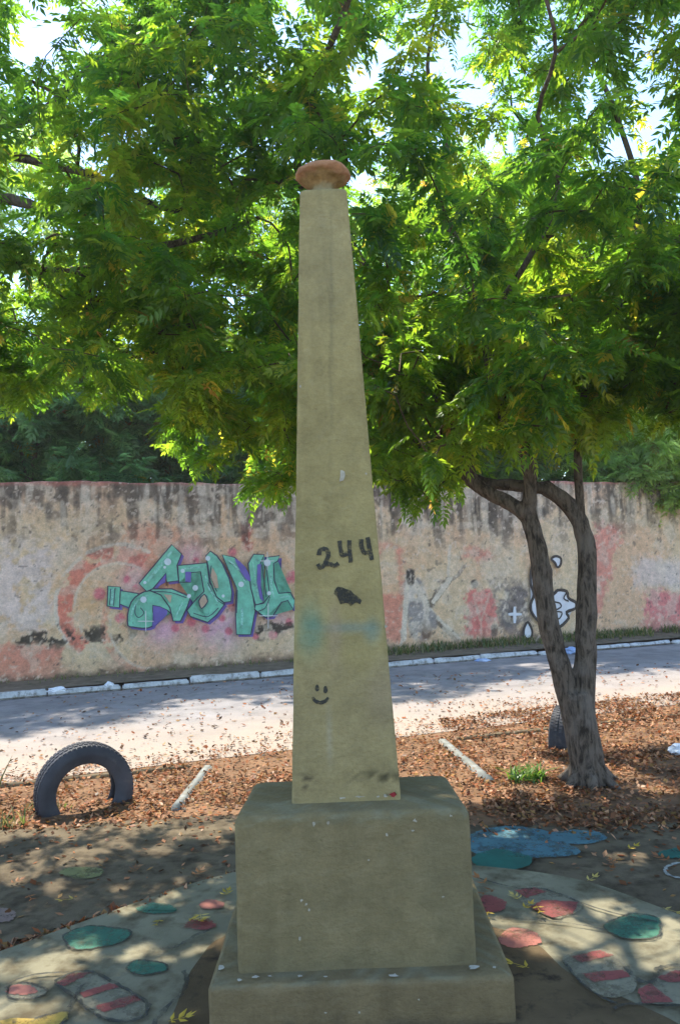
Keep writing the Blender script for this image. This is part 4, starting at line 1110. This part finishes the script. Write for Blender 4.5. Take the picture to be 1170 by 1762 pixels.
l10, r10 = sk.limb(pts([(1040, 560, TY - 0.15), (1100, 480, TY - 0.5), (1200, 380, TY - 0.9), (1330, 250, TY - 1.2)]), 0.03, 0.014)
l11, r11 = sk.limb(pts([(830, 560, TY - 0.2), (900, 460, TY - 0.6), (960, 330, TY - 0.8), (925, 200, TY - 1.1), (955, 60, TY - 1.5), (860, -200, TY - 1.8)]), 0.024, 0.007)
l12, r12 = sk.limb(pts([(765, 705, TY + 0.25), (770, 560, TY + 0.7), (840, 400, TY + 1.2), (900, 250, TY + 1.6), (960, 120, TY + 1.9)]), 0.034, 0.014)
flare = tube(np.array([(tb[0], tb[1], -0.12), (tb[0], tb[1], 0.02), (tb[0] - 0.005, tb[1], 0.12), tuple(base[1])]), np.array([0.16, 0.14, 0.122, 0.112]), 14)
roots = [tube(np.array([(tb[0] + math.cos(a_) * q_, tb[1] + math.sin(a_) * q_, z_) for q_, z_ in ((0.04, 0.22), (0.10, 0.09), (0.18, 0.02), (0.30, -0.05))]), np.array([0.055, 0.05, 0.038, 0.02]), 8) for a_ in (0.3, 1.5, 2.6, 3.7, 4.6, 5.5)]
trunk = voxel_trunk('trunk', roots + [tube(p, r, 14) for p, r in ((L1, r1), (l2, r2), (l3, r3), (l4[:len(l4) * 2 // 3], r4[:len(l4) * 2 // 3]), (l5[:len(l5) // 2], r5[:len(l5) // 2]), (l6[:len(l6) // 3], r6[:len(l6) // 3]))] + [flare], 0.013, M['bark'], neem)
lm = lambda p, r, a=0.0: tube(p[int(len(p) * a):], r[int(len(p) * a):], 9)
for p, r, a in ((l4, r4, 0.62), (l5, r5, 0.46), (l6, r6, 0.29), (l7, r7, 0), (l8, r8, 0), (l9, r9, 0), (l10, r10, 0), (l11, r11, 0), (l12, r12, 0)):
    link('limb', np_mesh('limb', *lm(p, r, a)), M['bark'], neem)
limb_n = len(sk.P)
T1 = sample_crown((1.55, 5.9, 4.6), (3.5, 2.0, 2.9), 720, 0.24, 1)
T2 = sample_crown((-0.95, 7.0, 3.3), (1.0, 0.6, 1.9), 100, 0.22, 2, 0.8)   # low bough hanging left of the monument
T3 = sample_crown((0.75, 6.35, 2.95), (0.85, 0.6, 0.95), 95, 0.19, 6, 0.9)
T4 = sample_crown((2.2, 5.7, 3.2), (1.4, 0.9, 0.8), 110, 0.2, 7, 0.9)
T5 = sample_crown((1.7, 8.5, 4.9), (2.0, 1.0, 1.3), 120, 0.24, 8, 0.9)  # extra foliage added behind the crown to shade the right leaf bed
tg = np.concatenate([T1, T2, T3, T4, T5])
(BV, BF), ends, dirs = grow(sk, tg, limb_n)
link('twigs', np_mesh('twigs', BV, BF), M['twig'], neem)['kind'] = 'stuff'
n_l1 = finish_tree(neem, ends, dirs, 23, 0.38, 280)

# --- neem tree standing left of the frame, its boughs reach in
sk = Skel(); LY = 5.6
lb = np.array([-3.75, 5.5, 0])
neem2 = empty('neem_tree', lb); tag(neem2, 'neem tree whose level boughs reach in above the half buried tyre by the grass', 'tree')
t1, q1 = sk.limb([lb + np.array(v) for v in ((0, 0, -0.1), (0.03, 0, 0.8), (0.0, 0.05, 1.7), (0.1, 0.1, 2.6), (0.2, 0.1, 3.4))], 0.17, 0.11)
t2, q2 = sk.limb([lb + np.array((0.12, 0.1, 2.8)), *pts([(-120, 400, LY), (-40, 345, LY), (40, 348, LY), (120, 385, LY), (230, 425, LY + 0.2), (340, 410, LY + 0.4), (445, 375, LY + 0.6)])], 0.07, 0.018)
t3, q3 = sk.limb([lb + np.array((0.18, 0.1, 3.3)), *pts([(-130, 255, LY), (0, 265, LY), (90, 285, LY), (170, 305, LY), (290, 362, LY + 0.1), (350, 345, LY + 0.2)])], 0.06, 0.016)
t4, q4 = sk.limb([lb + np.array((0.2, 0.1, 3.35)), lb + np.array((0.3, -0.3, 4.3)), lb + np.array((0.8, -0.8, 5.4)), lb + np.array((1.3, -1.2, 6.4))], 0.08, 0.02)
t5, q5 = sk.limb([lb + np.array((0.2, 0.1, 3.3)), lb + np.array((-0.3, 0.4, 4.4)), lb + np.array((-0.7, 0.6, 5.8))], 0.07, 0.02)
t6, q6 = sk.limb([t3[len(t3) // 2], *pts([(60, 200, LY + 0.3), (150, 120, LY + 0.5), (260, 40, LY + 0.7), (330, -60, LY + 0.8)])], 0.03, 0.014)
voxel_trunk('trunk', [tube(t1, q1, 12), tube(t4[:10], q4[:10], 10), tube(t5[:10], q5[:10], 10)], 0.03, M['bark'], neem2)
for p, r, a in ((t2, q2, 0), (t3, q3, 0), (t4, q4, 0.1), (t5, q5, 0.1), (t6, q6, 0)): link('limb', np_mesh('limb', *lm(p, r, a)), M['bark'], neem2)
limb_n = len(sk.P)
tg = sample_crown((-2.7, 5.7, 4.8), (2.9, 1.9, 2.8), 470, 0.24, 4)
tg = np.concatenate([tg, sample_crown((-2.1, 6.0, 3.3), (1.3, 0.7, 0.8), 90, 0.2, 5, 0.9)])
(BV, BF), ends, dirs = grow(sk, tg, limb_n)
link('twigs', np_mesh('twigs', BV, BF), M['twig'], neem2)['kind'] = 'stuff'
n_l2 = finish_tree(neem2, ends, dirs, 23, 0.38, 200)

# --- trees and scrub beyond the wall
far_t = [make_leaf_template(p, L, 0.10, 0.036, 50 + k, dr) for k, (p, L, dr) in enumerate(((6, 0.32, 0.4), (6, 0.36, 0.6), (5, 0.26, 0.3)))]
FAR = dict(dark=[np.array(c) for c in ((0.05, 0.115, 0.045), (0.09, 0.18, 0.07), (0.15, 0.25, 0.09))],
           mid=[np.array(c) for c in ((0.04, 0.09, 0.02), (0.07, 0.13, 0.03), (0.10, 0.17, 0.04))],
           pale=[np.array(c) for c in ((0.13, 0.20, 0.06), (0.18, 0.27, 0.08), (0.24, 0.31, 0.10))])
def far_tree(name, label, x, y, h, centre_z, radii, n, per, cols, stems=1, tilt=0.0, seed=0, scale=(1.0, 1.6), cat='tree', group=None, spread=0.5, spill=False):
    e = empty(name, (x, y, 0)); tag(e, label, cat, group)
    sk_ = Skel(); r = np.random.default_rng(seed); ps = []
    for s_ in range(stems):
        a = r.uniform(0, 6.28); dx, dy = math.cos(a) * radii[0] * 0.35 * (stems > 1), math.sin(a) * radii[1] * 0.35 * (stems > 1)
        P_, R_ = sk_.limb([(x + dx * 0.15, y + dy * 0.15, -0.1), (x + dx * 0.4 + r.normal() * 0.1, y + dy * 0.4, h * 0.3), (x + dx * 0.8 + r.normal() * 0.2, y + dy * 0.8, h * 0.6), (x + dx * 1.2 + tilt, y + dy * 1.2, h * 0.88)], 0.05 + h * 0.011 / stems ** 0.5, 0.025)
        ps.append(tube(P_, R_, 8))
    for p_ in ps: link('trunk', np_mesh('trunk', *p_), M['palebark'], e)
    ln = len(sk_.P); T_ = []
    while len(T_) < n:
        p = r.uniform(-1, 1, 3); rr = np.linalg.norm(p)
        if rr > 1 or rr < 0.35: continue
        P = np.array((x, y, centre_z)) + p * np.array(radii)
        if P[2] < 0.4: continue
        px, py = proj(P)
        if 40 < px < 132 and -40 < py < 105 and P[2] > 4.5: continue
        if (P - np.array([*WA, 0])) @ WNn > -0.35 and P[2] < WALL_H + (-0.45 if spill else 0.25): continue
        if mnoise.noise(Vector(P) * 0.6 + Vector((seed, 0, 0))) < -0.22 and r.random() < 0.7: continue
        T_.append(P)
    (bv, bf), en, di = grow(sk_, np.array(T_), ln)
    link('twigs', np_mesh('twigs', bv, bf), M['palebark'], e)['kind'] = 'stuff'
    pos, R2, s2, col = dress(en, di, per, spread, cols, scale, -0.1)
    cr = link('crown', leaves_mesh('crown', pos, R2, s2, col, far_t), M['leaf_far'], e); cr['kind'] = 'stuff'
    return e
far_tree('scrub_tree', 'dark green bushy scrub with pale bare stems showing over the wall', -5.4, 14.6, 5.4, 3.9, (2.8, 1.4, 2.4), 560, 13, FAR['dark'], 5, seed=21)
far_tree('scrub_tree', 'dense dark green scrub over the wall between pale stems and the obelisk', -1.5, 16.0, 5.8, 4.0, (2.8, 1.5, 2.5), 520, 13, FAR['dark'], 3, seed=22)
far_tree('leafy_shrub', 'pale sunlit green shrub spilling over the far end of the wall', 6.7, 16.7, 4.6, 3.7, (1.9, 1.0, 1.3), 260, 12, FAR['pale'], 3, seed=23, cat='shrub', spill=True)
far_tree('scrub_tree', 'green scrub over the wall seen between the obelisk and the forked trunks', 2.6, 17.4, 5.4, 3.9, (3.0, 1.4, 2.4), 480, 13, FAR['mid'], 3, seed=29)
far_tree('background_tree', 'tall pale feathery tree against the blue sky', -7.2, 16.5, 11.5, 8.6, (2.4, 2.0, 3.6), 237, 9, FAR['pale'], 1, seed=24)
far_tree('background_tree', 'broad mid green tree standing beyond the wall above the dark scrub', -2.6, 17.5, 11.0, 7.4, (3.6, 2.4, 3.6), 375, 10, FAR['mid'], 2, seed=25)
far_tree('background_tree', 'sunlit tree beyond the wall glimpsed through the forked tree', 3.4, 19.0, 11.8, 8.0, (3.8, 2.5, 4.0), 375, 10, FAR['pale'], 2, seed=26)
far_tree('scrub_tree', 'rank green scrub over the wall behind the bubble lettering', 9.0, 18.6, 5.4, 4.0, (3.0, 1.4, 2.4), 360, 12, FAR['mid'], 3, seed=30)
far_tree('background_tree', 'mid green tree rising behind the pale shrub over the wall', 8.6, 21.0, 11.0, 7.0, (3.6, 2.6, 4.0), 325, 10, FAR['mid'], 2, seed=27)

nW = 7000
P = np.stack([rng.uniform(-22, 30, nW), rng.uniform(25, 29, nW), rng.uniform(0.2, 1, nW)], 1)
P[:, 2] *= 6.0 + 3.0 * (fbm(P[:, 0] * 0.35, P[:, 0] * 0 + 2, 3, 61) - 0.3)
hh = fbm(P[:, 0] * 0.8, P[:, 2] * 0.8, 3, 62)[:, None]
colw = np.array([0.03, 0.07, 0.025]) * (1 - hh) + np.array([0.10, 0.17, 0.06]) * hh
o = link('woodland', leaves_mesh('woodland', P, frames(rng.uniform(0, 6.28, nW), rng.normal(size=nW) * 0.5, rng.normal(size=nW)), rng.uniform(2.2, 3.8, nW), colw, far_t), M['leaf_far'])
tag(o, 'green mass of woodland far behind the boundary wall', kind='stuff')

# ------------------------------------------------------------------ leaf litter, fallen leaves, weeds, rubbish
def litter(name, P, size, cols, mat, tilt=0.35, z=0.012):
    n = len(P); L = rng.uniform(*size, n); w = L * rng.uniform(0.38, 0.75, n)
    TV = np.array([(-0.5, 0, 0), (0.0, 0.5, 0.1), (0.5, 0, 0.16), (0.0, -0.5, 0.1)])
    R_ = frames(rng.uniform(0, 6.28, n), rng.normal(size=n) * tilt, rng.normal(size=n) * tilt)
    S = np.stack([L, w, L * 0.8], 1)
    V = np.einsum('nij,nkj->nki', R_, TV[None] * S[:, None, :]) + np.concatenate([P, np.full((n, 1), 0)], 1)[:, None, :] if P.shape[1] == 2 else np.einsum('nij,nkj->nki', R_, TV[None] * S[:, None, :]) + P[:, None, :]
    V[:, :, 2] += (z - np.minimum(0, V[:, :, 2].min(1) - (0 if P.shape[1] == 2 else P[:, 2])))[:, None]
    F = np.array([(0, 2, 1), (0, 3, 2)])[None] + (np.arange(n) * 4)[:, None, None]
    ci = rng.integers(0, len(cols), n); col = np.array(cols)[ci] * rng.uniform(0.45, 1.15, (n, 1))
    me = np_mesh(name, V.reshape(-1, 3), F.reshape(-1, 3), False, fcol=np.repeat(col, 2, 0))
    o = link(name, me, mat); o['kind'] = 'stuff'; return o
LIT = [srgb(*c) for c in ((146, 86, 54), (164, 106, 70), (124, 80, 52), (184, 138, 102), (96, 66, 46), (150, 112, 66), (186, 132, 96), (90, 66, 46))]
def road_n(P): return (P - WA) @ WN
P = np.stack([rng.uniform(-6, 6, 260000), rng.uniform(4.6, 9.5, 260000)], 1)
ed = np.interp(P[:, 0], edge[:, 0], edge[:, 1])
n = road_n(P); mid = (P[:, 0] > -1.15) & (P[:, 0] < 0.9)
dens = np.where(n > 5.65, 0.62, np.exp(-np.maximum(0, 5.65 - n) / 0.55) * 0.22)
dens = np.where(mid & (n > 5.3), 0.42, dens)
dens = np.where((P[:, 0] > 0.95) & (n > 5.5), 0.80, dens)
dens *= sstep(0.34, 0.60, fbm(P[:, 0] * 2.2, P[:, 1] * 2.2, 5, 41)) * 1.0 + 0.4
dens = np.where(P[:, 1] < ed, dens * np.exp(-(ed - P[:, 1]) / 0.10) * 0.8, dens)
dens = np.where((P[:, 0] < 0.95), dens * (0.25 + 0.75 * sstep(5.7, 6.7, n)), dens)
tr_ok = np.hypot(P[:, 0] - tb[0], P[:, 1] - tb[1]) > 0.17
keepm = (rng.random(len(P)) < dens * 0.62) & tr_ok
litter('leaf_litter', P[keepm], (0.018, 0.052), LIT, M['litter'])
# leaves swept against the slab's edge and over the paving
q = rng.uniform(0, 1, 6000); a_, b_ = np.array([-2.6, 2.55]), np.array([-0.55, 4.36])
P = a_ + (b_ - a_) * q[:, None]; P += np.array([-0.69, 0.72]) * (np.abs(rng.normal(size=6000)) * 0.07 + 0.01)[:, None] * (1.2 - q * 0.75)[:, None]
P = P[rng.random(6000) < 0.35 + 0.5 * (1 - q)]
litter('leaf_litter', P, (0.025, 0.06), LIT, M['litter'], 0.4, 0.014)
P = np.stack([rng.uniform(-3.5, 3.5, 900), rng.uniform(3.6, 5.3, 900)], 1)
inside = np.hypot(P[:, 0], P[:, 1] - 2.6) < 1.95
litter('leaf_litter', P[~inside], (0.02, 0.055), LIT, M['litter'], 0.25, 0.014)
P = np.stack([rng.uniform(-4, 5, 1600), rng.uniform(6.5, 12, 1600)], 1); nn = road_n(P); P = P[(nn > 1.35) & (nn < 5.6)]
litter('leaf_litter', P, (0.03, 0.07), LIT, M['litter'], 0.25, 0.008)
# single leaves one can pick out on the paving
fm = []
for k in range(3):
    TV, TF = make_leaf_template(2 + k % 2, 0.07, 0.045, 0.018, 90 + k, 0.1)
    TV[:, 2] = np.abs(TV[:, 2]) * 0.5; fm.append((TV, TF))
fy = [np_mesh('fallen_leaf', v, f, False) for v, f in fm]; fb = [np_mesh('fallen_leaf', v, f, False) for v, f in fm]
for m_ in fy: m_.materials.append(M['fall_yellow'])
for m_ in fb: m_.materials.append(M['fall_brown'])
spots = [(910, 1665, 1, 'z'), (895, 1546, 1, 'z'), (922, 1558, 1, 'z'), (900, 1562, 1, 'z'), (345, 1572, 1, 'z'), (276, 1582, 1, 'z'), (325, 1580, 1, 'z'), (290, 1757, 1, 'z'), (1140, 1562, 1, 'p'), (1010, 1515, 1, 'p'), (1058, 1486, 0, 'p'), (1045, 1500, 0, 'p'), (1000, 1517, 1, 'p'), (230, 1500, 0, 'p'), (295, 1520, 0, 'p'), (365, 1522, 1, 'p'), (335, 1505, 0, 'p'), (50, 1540, 0, 'p'), (130, 1545, 1, 'p'), (20, 1520, 0, 'p'), (835, 1520, 0, 'z'), (850, 1530, 0, 'z'), (1150, 1480, 0, 'p'), (840, 1568, 1, 'z'), (1080, 1460, 1, 'p'), (385, 1540, 1, 'z'), (190, 1480, 0, 'p'), (255, 1460, 0, 'p')]
for k, (x_, y_, yel, s_) in enumerate(spots):
    zz = SLAB_Z + 0.022 if s_ == 'z' else 0.028
    P = at_ground(x_, y_, zz)
    o = bpy.data.objects.new('fallen_leaf', (fy if yel else fb)[k % 3]); C.objects.link(o)
    o.location = P; o.rotation_euler = (0, 0, rng.uniform(0, 6.28)); o.scale = (rng.uniform(0.7, 1.1),) * 3
    if s_ == 'z': tag(o, 'dry %s leaf lying on the painted slab round the obelisk' % ('yellow' if yel else 'brown'), 'leaf', '%s leaves on the painted slab' % ('yellow' if yel else 'brown'))
    else: tag(o, 'dry %s leaf lying on the dark unpainted paving' % ('yellow' if yel else 'brown'), 'leaf', '%s leaves on the dark paving' % ('yellow' if yel else 'brown'))

def blades(P, hgt, n, lean, width, cols, seed):
    r = np.random.default_rng(seed); Vs, Fs, Cs = [], [], []; o = 0
    for k in range(n):
        b = np.array(P[k % len(P)]) + np.array([*(r.normal(size=2) * 0.03), 0]); a = r.uniform(0, 6.28); h = hgt * r.uniform(0.5, 1.1); le = lean * r.uniform(0.3, 1.2)
        d = np.array([math.cos(a), math.sin(a), 0]); s_ = np.array([-d[1], d[0], 0]) * width * r.uniform(0.7, 1.2)
        ks = 5
        for q_ in range(ks):
            t = q_ / (ks - 1); c = b + d * le * h * t * t + np.array([0, 0, h * (t - 0.25 * le * t * t)]); w_ = s_ * (1 - t ** 2) ** 0.5 * 0.5 + s_ * 0.02
            Vs += [c - w_, c + w_]
        for q_ in range(ks - 1): i_ = o + 2 * q_; Fs.append((i_, i_ + 1, i_ + 3, i_ + 2)); Cs.append(np.array(cols[r.integers(len(cols))]))
        o += 2 * ks
    return np_mesh('blades', np.array(Vs), np.array(Fs), True, fcol=np.array(Cs))
GR = [(0.06, 0.14, 0.02), (0.09, 0.18, 0.025), (0.13, 0.2, 0.03)]; GD = [(0.12, 0.13, 0.05), (0.2, 0.18, 0.09), (0.08, 0.12, 0.03)]
wc = at_ground(912, 1345)
w_ = empty('weed_plant', wc); tag(w_, 'small bright green weed growing in the leaf bed beside the forked tree', 'plant')
link('blade', blades([wc, wc + np.array([0.08, 0.05, 0]), wc + np.array([-0.1, 0.02, 0])], 0.15, 110, 1.5, 0.013, GR, 3), M['grass'], w_)
for (x_, y_, h_, n_, lab) in ((10, 1425, 0.16, 40, 'low tuft of half dry grass before the left tyre'), (78, 1398, 0.10, 26, 'thin pale grass tuft at the foot of the left tyre')):
    g = at_ground(x_, y_); e = empty('grass_tuft', g); tag(e, lab, 'grass')
    link('blade', blades([g, g + np.array([0.1, 0.03, 0]), g + np.array([-0.09, -0.02, 0])], h_, n_, 0.8, 0.010, GD, int(x_)), M['grass'], e)
g = at_ground(-8, 1378); e = empty('reed_stalk', g); tag(e, 'single tall thin grass stalk leaning up beside the road', 'grass')
a = at_depth(22, 1300, g[1]); V, F = tube(np.array([g, g + (a - g) * 0.5 + np.array([-0.012, 0, 0.01]), a]), np.array([0.008, 0.006, 0.001]), 5)
link('stalk', np_mesh('stalk', V, F, True, fcol=np.tile((0.12, 0.15, 0.05), (len(F), 1))), M['grass'], e)
# rough grass at the foot of the wall
P = np.array([(*wp(s_, n_), 0.085) for s_, n_ in zip(rng.uniform(5.5, 22, 3200), 0.05 + np.abs(rng.normal(size=3200)) * 0.25) if n_ < 1.0])
P = P[fbm(P[:, 0] * 1.2, P[:, 1] * 1.2, 3, 55) > 0.40]
o = link('wall_foot_grass', blades(P, 0.20, len(P), 0.6, 0.02, GD + [(0.05, 0.09, 0.02)], 9), M['grass']); tag(o, kind='stuff')
P = np.array([(*wp(s_, n_), 0.085) for s_, n_ in zip(rng.uniform(-1, 6, 260), 0.05 + np.abs(rng.normal(size=260)) * 0.15)])
o = link('wall_foot_grass', blades(P, 0.09, len(P), 0.6, 0.014, GD, 10), M['grass']); tag(o, kind='stuff')

def crumple(name, x_, y_, z, size, mat, label, cat, seed):
    g = at_ground(x_, y_, z)
    if seed == 1: g = np.array([*wp((g[:2] - WA) @ WD, 1.44), 0.006])
    bm = bmesh.new(); bmesh.ops.create_icosphere(bm, subdivisions=3, radius=1)
    for v in bm.verts:
        d = mnoise.noise(v.co * 1.7 + Vector((seed, 0, 0))) * 0.45 + abs(mnoise.noise(v.co * 4.2 + Vector((seed, 3, 0)))) * 0.4
        v.co *= 0.85 + d
        v.co.x *= size[0]; v.co.y *= size[1]; v.co.z = max(-0.55, v.co.z) * size[2]
    zmin = min(v.co.z for v in bm.verts)
    for v in bm.verts: v.co.z -= zmin
    me = bpy.data.meshes.new(name); bm.to_mesh(me); bm.free()
    o = link(name, me, mat); o.location = g
    tag(o, label, cat); return o
crumple('plastic_bag', 1068, 1128, 0.09, (0.22, 0.12, 0.07), M['plastic_blue'], 'crumpled pale blue plastic bag on the kerb by the far end of the wall', 'bag', 1)
crumple('plastic_bag', 1172, 1297, 0.0, (0.10, 0.07, 0.06), M['plastic'], 'small white plastic bag on the leaf bed right of the forked tree', 'bag', 2)
crumple('paper_scrap', 97, 1190, 0.09, (0.14, 0.07, 0.04), M['plastic'], 'flat white scrap of rubbish on the verge under the pink wall corner', 'rubbish', 3)
crumple('paper_scrap', 188, 1181, 0.09, (0.06, 0.05, 0.04), M['plastic'], 'tiny white scrap of rubbish on the verge under the old painted ring', 'rubbish', 4)
crumple('paper_scrap', 830, 1138, 0.09, (0.12, 0.06, 0.03), M['plastic_blue'], 'pale blue scrap on the grass verge under the white painted cross', 'rubbish', 5)

# ------------------------------------------------------------------ thin volume added as a pale veil, standing in for lens glare
bm = bmesh.new(); bmesh.ops.create_cube(bm, size=1)
me = bpy.data.meshes.new('glare_haze'); bm.to_mesh(me); bm.free()
hz = bpy.data.objects.new('glare_haze', me); C.objects.link(hz); hz['kind'] = 'stuff'
hz.scale = (900, 900, 17); hz.location = (0, 0, 7.5)
hm = bpy.data.materials.new('glare_haze'); hm.use_nodes = True; nt = hm.node_tree; nt.nodes.clear()
out = N(nt, 'ShaderNodeOutputMaterial'); pv = N(nt, 'ShaderNodeVolumePrincipled')
pv.inputs['Color'].default_value = (1.0, 0.98, 0.94, 1); pv.inputs['Density'].default_value = 0.0012; pv.inputs['Anisotropy'].default_value = 0.3
nt.links.new(pv.outputs[0], out.inputs['Volume']); me.materials.append(hm)
